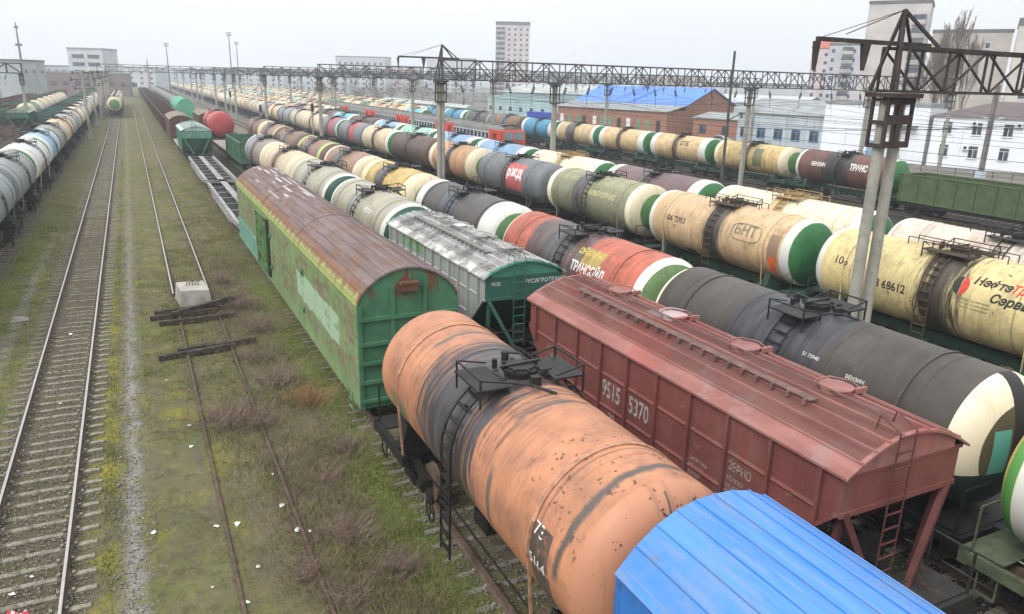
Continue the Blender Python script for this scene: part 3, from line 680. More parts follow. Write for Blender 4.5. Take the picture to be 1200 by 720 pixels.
peach = shell_mat('shell_peach', (.46,.205,.11), L=9.4, R=1.52, var=.2, band=(.55,1.5,(.038,.036,.038),.75,1.0), streak=.2, streakcol=(.27,.14,.09), pits=(-3.1,),
      chips=.35, chipcol=(.14,.08,.06), patch=.3, patchcol=(.30,.15,.10), pscale=.8, seed=11, seams=(-3.62, 1.9), brush=((-1.55,.05,-1.0,.9,(.10,.085,.075)),(-4.3,.07,-2.6,1.6,(.085,.078,.07)),(2.75,.07,-1.0,1.2,(.12,.10,.09)),(-1.75,.07,-3.6,-1.7,(.12,.10,.085)),(-1.35,.05,-3.9,-3.0,(.12,.09,.08))),
      zones=[(-4.05,-3.45,-2.55,-1.85,(.06,.055,.05)), (-4.1,-3.5,-3.6,-2.6,(.07,.065,.055)), (3.0,4.0,-3.9,-2.5,(.16,.20,.11))])
neft = shell_mat('shell_yellow', (.66,.54,.26), var=.1, band=(-.35,.75,(.04,.033,.025),.7,1.0), streak=.25, streakcol=(.12,.08,.04), ring=WHITE, ringw=.12, chips=.2, chipcol=(.05,.04,.03), seed=21, seams=(-3.2,3.4))
bnt = shell_mat('shell_beige', (.58,.41,.235), var=.12, band=(-.1,.62,(.045,.04,.035),.25,.5), streak=.55, streakcol=(.30,.19,.10), ring=WHITE, ringw=.22, chips=.2, seed=22, seams=(-2.6,3.4),
      zones=[(-4.65,-4.0,-2.9,-1.6,(.25,.17,.11)), (1.5,2.3,-4.2,-3.7,(.04,.035,.03))])
kap = shell_mat('shell_olive', (.30,.30,.18), var=.12, band=(1.0,.75,(.055,.052,.05),.3,.6), streak=.3, ring=(.72,.66,.5), ringw=.5, seed=23, seams=(-3.4,3.9), split=(1.25,(.23,.235,.15)))
rzd = shell_mat('shell_slate', (.155,.165,.175), var=.12, band=(.8,.35,(.07,.065,.065),.2,.5), streak=.2, seed=24, zones=[(-2.9,-.1,-3.3,-1.05,(.55,.13,.12))], seams=(-3.3,))
rzd2 = shell_mat('shell_slate_red', (.19,.20,.215), var=.12, streak=.25, seed=25, zones=[(-2.9,.4,-3.3,.2,(.48,.12,.12))], band=(1.0,.3,(.1,.09,.09),.3,.5))
rusty = shell_mat('shell_rusty_peach', (.50,.30,.16), var=.2, band=(.2,.55,(.05,.045,.045),.15,.3), streak=.5, streakcol=(.25,.11,.05), patch=.3, patchcol=(.30,.15,.08), ring=(.66,.58,.42), ringw=.9, seed=26)
dbrown = shell_mat('shell_dark_brown', (.095,.06,.052), var=.2, streak=.5, patch=.2, patchcol=(.17,.16,.10), seed=27, chips=.3, chipcol=(.3,.2,.1), band=(.6,.3,(.04,.04,.04),.2,.4))
creamb = shell_mat('shell_cream', (.60,.50,.33), var=.12, band=(.6,.45,(.05,.045,.04),.15,.3), streak=.45, streakcol=(.28,.17,.09), ring=(.7,.66,.55), ringw=.4, seed=28, patch=.12, patchcol=(.35,.2,.1))
beige2 = shell_mat('shell_far_beige', (.60,.44,.235), var=.14, band=(.4,.4,(.07,.05,.04),.3,.5), streak=.5, streakcol=(.25,.14,.07), ring=WHITE, ringw=.85, seed=29, patch=.15, patchcol=(.33,.18,.08), chips=.2)
beige3 = shell_mat('shell_ochre', (.60,.45,.20), var=.18, band=(.2,.3,(.10,.06,.05),.3,.5), streak=.6, streakcol=(.22,.12,.06), ring=(.66,.58,.42), ringw=.5, seed=30, patch=.35, patchcol=(.35,.2,.09), zones=[(-2.2,-.9,-3.2,-1.2,(.12,.17,.10))])
brownr = shell_mat('shell_maroon', (.15,.065,.05), var=.2, band=(.4,1.5,(.03,.027,.027),.6,.8), streak=.4, seed=31, ring=WHITE, ringw=.2)
blueh = shell_mat('shell_blue', (.06,.28,.44), var=.12, streak=.35, band=(.2,.35,(.05,.06,.08),.2,.3), ring=WHITE, ringw=.9, seed=32)
blackd = shell_mat('shell_black_dusty', (.055,.047,.04), var=.3, band=(.2,1.6,(.028,.029,.033),.5,.6), streak=.35, streakcol=(.10,.09,.08), seed=33, rough=.45, seams=(-2.9,3.3))
trans = shell_mat('shell_red_black', (.47,.125,.075), var=.15, band=(.7,2.1,(.045,.043,.043),.9,.9), streak=.4, streakcol=(.06,.04,.035), ring=None, seed=34, seams=(-3.6,2.2), zones=[(-2.7,-.9,-1.75,-1.0,(.40,.30,.08))], chips=.2, chipcol=(.6,.5,.45))
greyblk = shell_mat('shell_charcoal', (.085,.078,.075), var=.2, band=(.4,1.1,(.04,.045,.055),.5,.8), streak=.35, seed=35, ring=WHITE, ringw=.95)
yell = shell_mat('shell_mustard', (.56,.40,.14), var=.18, band=(.9,1.0,(.045,.043,.045),.5,.9), streak=.45, streakcol=(.15,.10,.05), ring=(.68,.58,.34), ringw=1.1, seed=36)
brn1 = shell_mat('shell_tan_brown', (.30,.18,.115), var=.2, band=(.9,1.1,(.045,.043,.046),.5,.8), streak=.5, seed=37, ring=(.6,.55,.4), ringw=.6)
brn2 = shell_mat('shell_lime_ring', (.27,.17,.11), var=.2, band=(.6,1.0,(.05,.05,.055),.5,.8), streak=.5, seed=38, ring=(.36,.46,.14), ringw=.9)
brn3 = shell_mat('shell_umber', (.20,.115,.065), var=.25, band=(.2,.9,(.06,.07,.09),.5,.8), streak=.5, seed=39)
vint = shell_mat('shell_grey_beige', (.36,.34,.265), var=.06, band=(1.0,.5,(.13,.13,.12),.25,.3), streak=.18, streakcol=(.2,.17,.13), ring=(.75,.75,.73), ringw=.16, seed=40, seams=(-3.1,-1.2))
palec = shell_mat('shell_pale_cream', (.70,.63,.46), var=.08, band=(.3,.45,(.30,.21,.09),.5,.6), streak=.2, streakcol=(.42,.30,.16), ring=WHITE, ringw=.3, seed=41, seams=(3.,-3.))
whiter = shell_mat('shell_white_rust', (.62,.56,.48), var=.1, streak=.4, streakcol=(.4,.24,.14), patch=.3, patchcol=(.42,.22,.12), chips=.4, chipcol=(.25,.11,.06), seed=42)
purple = shell_mat('shell_purple_brown', (.17,.105,.10), var=.2, band=(.6,.5,(.06,.05,.05),.3,.5), streak=.4, streakcol=(.10,.10,.14), ring=WHITE, ringw=.7, seed=43)
paleb = shell_mat('shell_pale_blue', (.22,.36,.52), var=.12, streak=.3, ring=WHITE, ringw=.9, seed=44)
mint = shell_mat('shell_mint', (.25,.50,.40), var=.2, streak=.3, patch=.4, patchcol=(.6,.64,.6), ring=WHITE, ringw=.4, seed=45)
cyan = shell_mat('shell_cyan', (.16,.48,.56), var=.12, streak=.25, ring=WHITE, ringw=.7, seed=46)
silver = shell_mat('shell_silver', (.26,.27,.27), var=.12, band=(.4,.3,(.12,.12,.12),.3,.3), streak=.35, streakcol=(.2,.18,.16), seed=47)
silverr = shell_mat('shell_silver_rust', (.26,.30,.30), var=.12, streak=.3, patch=.3, patchcol=(.45,.25,.17), seed=48)
whitep = shell_mat('shell_white_pink', (.66,.66,.65), var=.06, streak=.2, split=(.2,(.50,.33,.30)), ring=WHITE, ringw=.7, seed=49)
skyb = shell_mat('shell_sky_blue', (.28,.44,.56), var=.08, streak=.25, ring=(.55,.62,.66), ringw=1.0, seed=50)
olive = shell_mat('shell_dull_olive', (.27,.26,.20), var=.12, streak=.35, seed=51, ring=(.45,.45,.4), ringw=.3)
tan = shell_mat('shell_tan', (.52,.36,.20), var=.12, band=(.9,.3,(.1,.08,.06),.2,.3), streak=.4, streakcol=(.3,.16,.08), ring=(.55,.5,.4), ringw=.5, seed=52)
lgrey = shell_mat('shell_light_grey', (.36,.355,.34), var=.12, streak=.35, streakcol=(.25,.22,.19), seed=53, band=(.2,.25,(.15,.14,.13),.2,.3))
redt = shell_mat('shell_red', (.42,.07,.065), var=.15, streak=.2, streakcol=(.3,.05,.04), seed=54, seams=(-1.7,0,1.7))
dusk = shell_mat('shell_dark_grey', (.10,.095,.09), var=.25, streak=.4, band=(.2,.8,(.04,.04,.045),.4,.5), seed=55, ring=(.4,.38,.33), ringw=.3)
gtank = shell_mat('shell_far_green', (.13,.22,.11), var=.2, streak=.3, seed=56, ring=(.6,.56,.42), ringw=.6)
creamy = shell_mat('shell_dirty_cream', (.52,.46,.35), var=.16, streak=.5, streakcol=(.22,.14,.09), seed=57, band=(.3,.35,(.08,.07,.06),.2,.4))
ORD = ['first','second','third','fourth','fifth','sixth','seventh','eighth','ninth','tenth','eleventh','twelfth','thirteenth','fourteenth','fifteenth','sixteenth','seventeenth','eighteenth','nineteenth','twentieth']
TENS = {2:'twenty', 3:'thirty', 4:'forty', 5:'fifty'}
def ordn(k):   # 1-based
    if k <= 20: return ORD[k-1]
    return {2:'twenty',3:'thirty',4:'forty',5:'fifty'}[k//10] + '-' + ORD[k%10-1] if k % 10 else {3:'thirtieth',4:'fortieth',5:'fiftieth'}[k//10]
COLN = {}
for m_, nme in ((creamb,'cream'),(creamy,'dirty cream'),(beige2,'beige'),(beige3,'ochre stained'),(palec,'pale cream'),(silver,'silver grey'),(lgrey,'light grey'),(tan,'tan'),(dbrown,'dark brown'),(rusty,'rusty peach'),
                (cyan,'cyan'),(skyb,'light blue'),(mint,'mint green'),(olive,'dull olive'),(brn1,'tan brown'),(brn3,'umber'),(dusk,'dark grey'),(greyblk,'charcoal'),(blueh,'blue'),(rzd2,'slate and red'),(purple,'purple brown'),(gtank,'green'),(whiter,'rust streaked white'),(yell,'mustard')):
    COLN[m_.name] = nme
CAPN = [('white_green','green ended'),('cream','cream ended'),('grey','grey ended'),('cream_green','cream ringed'),('brown','brown ended')]

# ---- row of the peach tank (x = 6.6) -----------------------------------------------------
def peach_letters(t, zc, R):
    tk = [c for c in t.children if c.name.startswith('tank_shell')][0]
    text_part('73', .34, WHITEP, tk, 'tank', (-3.5,), R, 78); text_part('5164', .26, WHITEP, tk, 'tank', (-3.45,), R, 98)
tank_wagon(6.6, 12.75, 'peach orange tank wagon with broad black spill band, behind the blue roof', peach, CAPS['peach'], 2, L=9.4, R=1.52, letters=peach_letters, strap=plain('peach_strap', (.42,.22,.14), .2, 3, grime=.4))

bm_ = NT('blue_wagon_roof_paint', .42, .4); o_ = bm_.O(); x_, y_, z_ = bm_.sep()
st_ = bm_.noise(bm_.vec(bm_.math('MULTIPLY', x_, 3.5), bm_.math('MULTIPLY', y_, .35), 0), 1, 4, .6)
c_ = bm_.mix(bm_.map(st_, .35, .65), (.045,.185,.50), (.07,.235,.58)); c_ = bm_.mix(bm_.mul(bm_.map(bm_.noise(bm_.vec(bm_.math('MULTIPLY', x_, 9), bm_.math('MULTIPLY', y_, .8), 0), 1, 4, .6, 4), .50, .62), .5), c_, (.17,.24,.34))
c_ = bm_.mix(bm_.mul(bm_.map(bm_.noise(o_, 3, 6, .7, 7), .60, .70), .55), c_, (.13,.13,.14)); c_ = bm_.mix(bm_.mul(bm_.map(bm_.noise(o_, .7, 5, .7, 17), .5, .62), .35), c_, (.14,.22,.36)); c_ = bm_.mix(bm_.mul(bm_.map(bm_.noise(bm_.vec(bm_.math('MULTIPLY', x_, 22), bm_.math('MULTIPLY', y_, .5), 0), 1, 5, .7, 27), .55, .66), .55), c_, (.20,.22,.25)); bm_.bump(bm_.noise(o_, 1.5, 5), .5, .05); BLUER = bm_.done(c_)
BLUES = plain('blue_wagon_side_paint', (.03,.15,.45), .15, 2, .5, .35, grime=.35)
boxcar(7.05, .05, 'covered wagon with bright blue seamed metal roof at the bottom edge', 7.25, 3.25, 3.72, 4.58, BLUES, BLUER, BLUES, 2, arch_n=10, pw=1.25, zbot=1.2, name='covered_wagon')

# long green boxcar, peeling and rusty
n = NT('peeling_green_boxcar_side', .85, .15); o = n.O(); x, y, z = n.sep()
pl = n.math('MULTIPLY', z, 6.5); plank = n.noise(n.vec(n.math('MULTIPLY', y, .8), 0, n.math('MULTIPLY', n.math('ROUND', pl), 3.1)), 1, 4, .6)
c = n.mix(n.map(n.noise(o, 1.5, 5, .6), .3, .7), (.14,.215,.09), (.21,.29,.135))
rs = n.noise(n.vec(0, n.math('MULTIPLY', y, .9), n.math('MULTIPLY', z, .8)), 1, 6, .7, 3)
rm_ = n.mul(n.map(n.math('ADD', rs, n.math('MULTIPLY', n.math('SUBTRACT', plank, .5), .9)), .42, .58), .75)
c = n.mix(n.mul(rm_, n.map(z, 3.85, 3.55), n.map(z, .95, 1.5)), c, n.mix(n.map(n.noise(o, 4, 5, .7, 5), .4, .6), (.13,.085,.062), (.235,.165,.12)))
c = n.mix(n.mul(n.map(y, 4.0, 5.0), n.map(z, 2.1, 2.0), .9), c, (.13,.27,.21))                      # newer teal skirt panel at the far end
c = n.mix(n.mul(n.map(n.noise(n.vec(0, n.math('MULTIPLY', y, 5), n.math('MULTIPLY', z, .7)), 1, 3, .6, 9), .58, .68), .5), c, (.10,.05,.03))
c = n.mix(n.mul(n.map(y, -11.6, -11.2), n.map(y, -4.2, -4.7), n.map(n.math('ADD', z, n.math('MULTIPLY', n.noise(o, 1.2, 3), .4)), 2.05, 2.15), n.map(n.math('ADD', z, n.math('MULTIPLY', n.noise(o, .9, 3), .5)), 3.25, 3.15), n.map(plank, .38, .46)), c, (.30,.42,.29))      # patch of paler repainted planks
sm = n.math('ABSOLUTE', n.math('SUBTRACT', n.math('FRACT', n.math('MULTIPLY', y, .45)), .5)); c = n.mix(n.mul(n.map(sm, .02, .005), .5), c, (.05,.04,.03))
pb = n.math('ABSOLUTE', n.math('SUBTRACT', n.math('FRACT', pl), .5)); n.bump(n.map(pb, .0, .2), .5, .02)
SIDEG = n.done(c)
n = NT('brown_roof_sheet', .8, .2); o = n.O(); x, y, z = n.sep()
ls = n.noise(n.vec(n.math('MULTIPLY', x, 5), n.math('MULTIPLY', y, .35), n.math('MULTIPLY', z, 4)), 1, 4, .6)
c = n.mix(n.map(ls, .35, .65), (.125,.094,.09), (.195,.15,.142)); c = n.mix(n.mul(n.map(n.noise(o, .8, 5, .65, 2), .5, .64), .6), c, (.17,.085,.05))
wb = n.noise(n.vec(n.math('MULTIPLY', n.math('ROUND', n.math('MULTIPLY', x, 6.0)), 7.3), n.math('MULTIPLY', y, .2), 0), 1, 2, .5, 6)
c = n.mix(n.mul(n.map(wb, .57, .59), n.map(y, .0, 1.2), n.map(n.math('ABSOLUTE', n.math('SUBTRACT', x, .0)), 1.1, .9), n.map(n.math('ABSOLUTE', n.math('SUBTRACT', n.math('FRACT', n.math('MULTIPLY', x, 6.0)), .5)), .1, .2)), c, (.45,.43,.42))
ed = n.math('ADD', n.math('ABSOLUTE', x), n.math('MULTIPLY', n.math('SUBTRACT', n.noise(n.vec(0, n.math('MULTIPLY', y, 2.2), 0), 1, 5, .75, 8), .5), .8)); c = n.mix(n.map(ed, 1.44, 1.54), c, (.28,.32,.12)); c = n.mix(n.mul(n.map(ed, 1.2, 1.4), n.map(ed, 1.57, 1.5), .6), c, (.22,.10,.05))
sp = n.noise(o, 5, 3, .6, 14); c = n.mix(n.mul(n.map(sp, .70, .72), .7), c, (.45,.36,.3))
n.bump(ls, .3, .02); ROOFB = n.done(c)
n = NT('green_boxcar_end', .75, .2); o = n.O(); x, y, z = n.sep()
c = n.mix(n.map(n.noise(o, 1.3, 5, .6), .3, .7), (.042,.125,.07), (.068,.185,.10)); ru = n.noise(n.vec(n.math('MULTIPLY', x, 2.4), 0, n.math('MULTIPLY', z, .8)), 1, 5, .7, 2)
c = n.mix(n.mul(n.map(ru, .5, .56), n.map(z, 3.9, 4.3)), c, (.14,.055,.03)); c = n.mix(n.mul(n.map(n.noise(o, 3, 5, .7, 5), .58, .66), .55), c, (.10,.08,.05)); ENDG = n.done(c)
bc = boxcar(6.85, 34.35, 'long peeling green boxcar with rounded rusty brown roof beyond the peach tank', 13.75, 3.12, 3.92, 5.0, SIDEG, ROOFB, ENDG, 2, zbot=.68, pw=.5)
b = MB()   # door leaf with braces, rusty, on the flank
b.box(-1.64,-1.562,2.6,5.6,.98,3.72); 
for i in range(7): b.box(-1.70,-1.641,2.7+i*.47,2.78+i*.47,1.0,3.7)
obj('door', b.mesh('door'), plain('green_door_paint', (.12,.24,.10), .3, 2, .8, rust=.7), bc)
b = MB(); b.box(-1.66,-1.561,2.1,2.6,.98,3.72); obj('door_opening', b.mesh('door_opening'), plain('dark_door_slot', (.02,.035,.02), .2), bc)
for yy in (-5.8, 1.6):
    for zz in (1.5, 3.0): b = MB(); b.prism([(-1.66,zz),(-1.57,zz-.08),(-1.57,zz+.2)], yy, yy+.25); obj('door_bracket', b.mesh('door_bracket'), plain('green_bracket', (.05,.16,.08), .2), bc)
b = MB(); b.box(-.25,.25,-13.95,-13.8,4.28,4.5); b.prism([(-.3,4.5),(.3,4.5),(.26,4.56),(-.26,4.56)], -14.0, -13.78)
obj('end_vent', b.mesh('end_vent'), plain('rusty_vent', (.12,.06,.04), .3), bc)
b = MB(); b.box(-1.62,-1.561,4.8,13.6,.9,1.98)
for q in (.92, 1.96): b.box(-1.66,-1.621,4.8,13.6,q-.02,q+.04)
obj('skirt_panel', b.mesh('skirt_panel'), plain('teal_skirt_paint', (.13,.27,.21), .15, 1.5), bc)
for e in (-1, 1):
    b = MB()
    for q in (-.2,.2): b.bar((-1.58,e*12.7+q,.9),(-1.58,e*12.7+q,.3),.035)
    for zz in (.35,.62): b.bar((-1.58,e*12.7-.2,zz),(-1.58,e*12.7+.2,zz),.04)
    obj('foot_step', b.mesh('foot_step'), plain('step_green', (.12,.2,.12), .2), bc)

# stripped container platforms
GREYW = plain('chalky_grey_frame_paint', (.32,.315,.31), .3, 1.2, .8, rust=.4, grime=.8)
def skeleton(Y0, Y1, lab):
    L = Y1 - Y0 - .9; h = L/2; t = thing('platform_wagon', lab, 'flat wagon', (6.65, (Y0+Y1)/2, 0), 0, 'stripped white container platforms')
    for s in (-1, 1):
        b = MB(); slab_x(b, [(-h,1.28),(-h,1.0),(-h+3,.9),(-h+4.5,.62),(h-4.5,.62),(h-3,.9),(h,1.0),(h,1.28)], s*1.25-.09, s*1.25+.09); b.box(s*1.25-.11,s*1.25+.11,-h,h,1.28,1.31); obj('side_beam', b.mesh('side_beam'), GREYW, t)
    b = MB(); b.box(-.24,.24,-h-.4,h+.4,1.22,1.29); obj('centre_beam', b.mesh('centre_beam'), GREYW, t)
    b = MB(); n_ = int(L/2.7)
    for i in range(n_+1):
        y = -h+.06+i*(L-.12)/n_
        for (xa, xb) in ((-1.16,-.245),(.245,1.16)): b.box(xa,xb,y-(.12 if i in (0,n_) else .04),y+(.12 if i in (0,n_) else .04),1.2,1.24)
    obj('cross_members', b.mesh('cross_members'), GREYW, t)
    b = MB(); b.box(-1.15,1.15,-h+.1,h-.1,.98,1.0); obj('gap_shade_sheet', b.mesh('gap_shade_sheet'), plain('black_gap_shade', (.008,.008,.009), .3), t)  # added black sheet, its colour standing in for shade in the open frame
    running(t, L/2+.5, 1, base=h-1.8)
skeleton(48.7, 70.6, 'stripped white framed platform wagon directly beyond the long green boxcar'); skeleton(70.9, 93.6, 'stripped white framed platform wagon nearest the small green hopper')
TEAL = plain('teal_hopper_paint', (.12,.26,.20), .15, 1.2, .7, grime=.3); TEALR = plain('pale_teal_roof', (.42,.50,.46), .12, 1, .7, grime=.2); TEALD = plain('dark_teal_strut', (.06,.17,.12), .2)
hopper(6.55, 99.9, 'small green hopper wagon with pale roof behind the white platforms', 5.0, TEAL, TEALR, TEALD, ze=4.0, zr=4.5, W=3.1, det=1, nrib=6, hatches=2)
WOODD = plain('grey_wood_deck', (.26,.235,.20), .2, 3, .95, grime=.4)
def flat(X, Y0, Y1, lab):
    t = thing('flat_wagon', lab, 'flat wagon', (X, (Y0+Y1)/2, 0)); h = (Y1-Y0)/2-.5
    b = MB(); b.box(-1.45,1.45,-h,h,1.2,1.3); obj('deck', b.mesh('deck'), WOODD, t)
    b = MB(); b.box(-.25,.25,-h-.3,h+.3,.85,1.19); [b.box(s*1.4-.07,s*1.4+.07,-h+.01,h-.01,.9,1.19) for s in (-1,1)]; obj('underframe', b.mesh('underframe'), IRON2, t)
    running(t, h+.5, 1, base=h-1.8)
flat(6.5, 106, 119.5, 'low flat wagon with grey deck between green hopper and brown boxcar')
GBROWN = plain('brown_gondola_paint', (.085,.04,.032), .25, 1.5, .85, grime=.3, rust=.3); GGREEN = plain('green_gondola_paint', (.06,.15,.085), .25, 1.5, .85, grime=.4)
DLOAD = plain('dark_rusty_load', (.05,.038,.03), .4, 6, .95); BROOF = plain('tan_boxcar_roof', (.22,.175,.145), .2, 1.5, .85, grime=.2)
OLGREEN = plain('bright_green_gondola_paint', (.07,.105,.045), .22, 1.6, .8, grime=.45, rust=.25)
DTEAL = plain('dark_teal_gondola_paint', (.06,.14,.13), .25, 1.5, .85, grime=.35)
boxcar(6.4, 127.3, 'brown boxcar with tan rounded roof at the head of the brown gondolas', 7.0, 3.1, 3.9, 4.5, GBROWN, BROOF, GBROWN, 1, arch_n=8)
y = 142.0; k = 1
while y < 400:
    gondola(6.3, y, f'brown open gondola, {ordn(k)} behind the brown boxcar in the rusty line', GBROWN, DLOAD, 1 if y < 200 else 0, group='brown gondolas beyond the boxcar'); y += 14.0; k += 1

# ---- row x = 11.65 -----------------------------------------------------------------------
n = NT('dusty_red_hopper_side', .7, .25); o = n.O(); x, y, z = n.sep()
c = n.mix(n.map(n.noise(o, 1.2, 5, .6), .3, .7), (.145,.047,.04), (.20,.066,.056)); c = n.mix(n.mul(n.map(n.noise(n.vec(x, n.math('MULTIPLY', y, 2.5), n.math('MULTIPLY', z, .5)), 1, 5, .6, 3), .52, .7), .5), c, (.17,.10,.09))
c = n.mix(n.mul(n.map(n.noise(o, 2.2, 5, .7, 8), .63, .66), .5), c, (.26,.17,.09)); n.bump(n.noise(o, 2, 4), .2, .02); REDS = n.done(c)
n = NT('dusty_red_hopper_roof', .75, .2); o = n.O(); x, y, z = n.sep()
l_ = n.noise(n.vec(n.math('MULTIPLY', x, 3.), n.math('MULTIPLY', y, .5), 0), 1, 5, .65)
c = n.mix(n.map(l_, .35, .65), (.23,.098,.085), (.315,.15,.13)); c = n.mix(n.mul(n.map(n.noise(o, 1.3, 6, .7, 5), .52, .62), .5), c, (.27,.19,.18)); c = n.mix(n.mul(n.map(n.noise(o, .5, 3, .5, 9), .6, .66), .5), c, (.30,.08,.07))
c = n.mix(n.mul(n.math('GREATER_THAN', y, .9), n.math('LESS_THAN', y, 1.9), n.math('GREATER_THAN', x, -.15), n.math('LESS_THAN', x, .45), .6), c, (.5,.45,.46)); REDR = n.done(c)
REDT = plain('red_strut_paint', (.12,.04,.035), .2, 2, .7, grime=.35)
def red_letters(t, hw):
    WHITEP = plain('worn_stencil_white', (.42,.37,.35), .25, 9, .85, grime=.7)
    x = -(hw+.008)
    text_part('9515', .62, WHITEP, t, 'side', (1.68, 2.62), x=x, bold=.012, wid=.66); text_part('5370', .62, WHITEP, t, 'side', (.50, 2.62), x=x, bold=.012, wid=.66)
    text_part('70', .36, WHITEP, t, 'side', (1.35, 2.0), x=x, wid=.8); text_part('ЗЕРНО', .27, WHITEP, t, 'side', (-3.02, 2.85), x=x, wid=.72)
    for i, s in enumerate(('ХОППЕР', 'МОДЕЛЬ', 'ТАРА 22,0', '09.14')): text_part(s, .15, WHITEP, t, 'side', (-3.0, 2.6-i*.17), x=x, wid=.8)
    for i, s in enumerate(('ЗАГРУЗКА', 'ТОЛЬКО', 'СУХАЯ')): text_part(s, .14, WHITEP, t, 'side', (-1.85, 2.5-i*.17), x=x, wid=.8)
    text_part('О', .3, WHITEP, t, 'side', (4.4, 2.6), x=x)
hopper(11.65, 13.3, 'dusty red grain hopper wagon with four round roof hatches beside the peach tank', 5.72, REDS, REDR, REDT, ze=4.07, zr=4.64, W=3.0, nrib=9, letters=red_letters)
n = NT('grey_hopper_side', .7, .25); o = n.O(); x, y, z = n.sep()
stv = n.noise(n.vec(0, n.math('MULTIPLY', y, 2.5), n.math('MULTIPLY', z, .35)), 1, 5, .6)
c = n.mix(n.map(stv, .35, .65), (.26,.265,.265), (.38,.385,.38)); c = n.mix(n.mul(n.map(stv, .54, .66), .5), c, (.15,.30,.26))
c = n.mix(n.mul(n.math('GREATER_THAN', z, 3.4), n.math('GREATER_THAN', y, .6), n.math('LESS_THAN', y, 3.4), .85, n.map(n.noise(o, 5, 3), .35, .5)), c, (.13,.30,.12)); 
xa = n.math('ABSOLUTE', x); c = n.mix(n.mul(n.math('LESS_THAN', xa, 1.49)), c, (.035,.12,.09)); GREYS = n.done(c)
n = NT('grey_hopper_roof', .8, .2); o = n.O(); x, y, z = n.sep()
c = n.mix(n.map(n.noise(o, .9, 6, .7), .44, .56), (.50,.50,.49), (.24,.235,.225)); c = n.mix(n.mul(n.map(n.noise(n.vec(n.math('MULTIPLY', x, 5), n.math('MULTIPLY', y, .6), 0), 1, 4, .6, 3), .55, .65), .6), c, (.15,.14,.13))
c = n.mix(n.mul(n.map(n.math('ABSOLUTE', y), 5.3, 5.42), n.map(n.math('ABSOLUTE', x), 1.45, 1.4)), c, (.05,.20,.14)); GREYR = n.done(c)
def grey_letters(t, hw):
    text_part('РУСАГРОТРАНС', .2, WHITEP, t, 'end', (-5.44-.03, 3.62), x=-.05, wid=1.0); text_part('9532', .17, WHITEP, t, 'end', (-5.47, 3.64), x=-1.3, wid=1)
hopper(11.6, 27.65, 'grey hopper wagon with chalky white roof and green end beyond the red hopper', 5.38, GREYS, GREYR, plain('hopper_green_steel', (.045,.14,.10), .2, 2, grime=.4), ze=3.93, zr=4.42, W=3.0, nrib=11, letters=grey_letters, board_far=1)
def vint_letters(t, zc, R):
    tk = [c for c in t.children if c.name.startswith('tank_shell')][0]
    text_part('НТС 57', .34, WHITEP, tk, 'tank', (-1.4,), R, 62, bold=.01); text_part('73', .22, WHITEP, tk, 'tank', (-3.3,), R, 58)
tank_wagon(11.5, 38.9, 'grey beige tank wagon with dark green white ringed end behind the grey hopper', vint, CAPS['white_dark'], 2, letters=vint_letters)
tank_wagon(11.45, 51.0, 'grey beige tank wagon, second behind the grey hopper', vint, CAPS['white_dark'], 2)
tank_wagon(11.45, 63.1, 'cream and rusty brown tank wagon, third behind the grey hopper', shell_mat('shell_cream_brown', (.55,.47,.33), var=.15, band=(.8,1.1,(.16,.085,.05),.5,.8), streak=.6, streakcol=(.25,.13,.07), seed=61, ring=(.6,.5,.34), ringw=.5), CAPS['cream'], 1, ver=1)
tank_wagon(11.45, 75.2, 'slate grey and tan tank wagon touching the small green gondola', shell_mat('shell_slate_tan', (.24,.19,.17), var=.2, band=(3.2,1.4,(.10,.11,.13),.3,.4), streak=.4, seed=62, ring=(.6,.55,.4), ringw=.6), CAPS['cream'], 1, ver=1)
gondola(11.5, 90.6, 'green open gondola between slate tank wagon and low flat wagon', GGREEN, DLOAD, 1, L=13.0)
flat(11.5, 98.6, 116.8, 'low flat wagon with grey deck in front of the red tank')
tank_wagon(11.7, 123.6, 'bright red tank wagon standing in front of the flat wagon', redt, CAPS['red'], 1, L=9.6, R=1.75, strap=redt)
boxcar(11.3, 139.0, 'short brown boxcar with tan roof behind the bright red tank', 6.6, 3.1, 3.9, 4.4, GBROWN, BROOF, GBROWN, 1, arch_n=8)
GRNB = plain('mint_green_boxcar_paint', (.10,.34,.22), .12, 1, .7, grime=.15)
boxcar(10.6, 190.0, 'bright green boxcar with fully rounded roof in the middle distance', 12.0, 3.5, 3.2, 5.1, GRNB, GRNB, GRNB, 0, arch_n=14, pw=.5)
for k in range(14): tank_wagon(11.2, 209 + 12.1*k, f'{["dark grey","charcoal"][k%2]} tank wagon, {ordn(k+1)} behind the bright green rounded boxcar', [dusk, greyblk][k%2], CAPS['grey'], 0, group='dark tank wagons beyond the green boxcar')

# ---- row x = 16.1 ------------------------------------------------------------------------
def black_letters(t, zc, R):
    tk = [c for c in t.children if c.name.startswith('tank_shell')][0]
    text_part('51 73940', .14, WHITEP, tk, 'tank', (-.9,), R, 62); text_part('БЕНЗИН', .13, WHITEP, tk, 'tank', (-2.3,), R, 66)
def trans_letters(t, zc, R):
    tk = [c for c in t.children if c.name.startswith('tank_shell')][0]
    text_part('ТРАНСОЙЛ', .5, WHITEP, tk, 'tank', (-.9,), R, 76, bold=.015, wid=.8); text_part('ОНЛАЙН', .35, YELLP, tk, 'tank', (-1.0,), R, 50, bold=.01)
tank_wagon(15.85, 2.1, 'yellow tank wagon with green ringed end cut off by the right edge', shell_mat('shell_yellow_green', (.60,.46,.12), var=.12, streak=.4, streakcol=(.2,.1,.04), seed=63, chips=.4, bands=((4.8,.2,(.7,.7,.6)),)), CAPS['yellow'], 2, frame=plain('olive_frame_paint', (.10,.12,.07), .3, 2, grime=.5))
tank_wagon(16.1, 13.75, 'black tank wagon with cream ringed end right of the red hopper', blackd, CAPS['black'], 2, letters=black_letters)
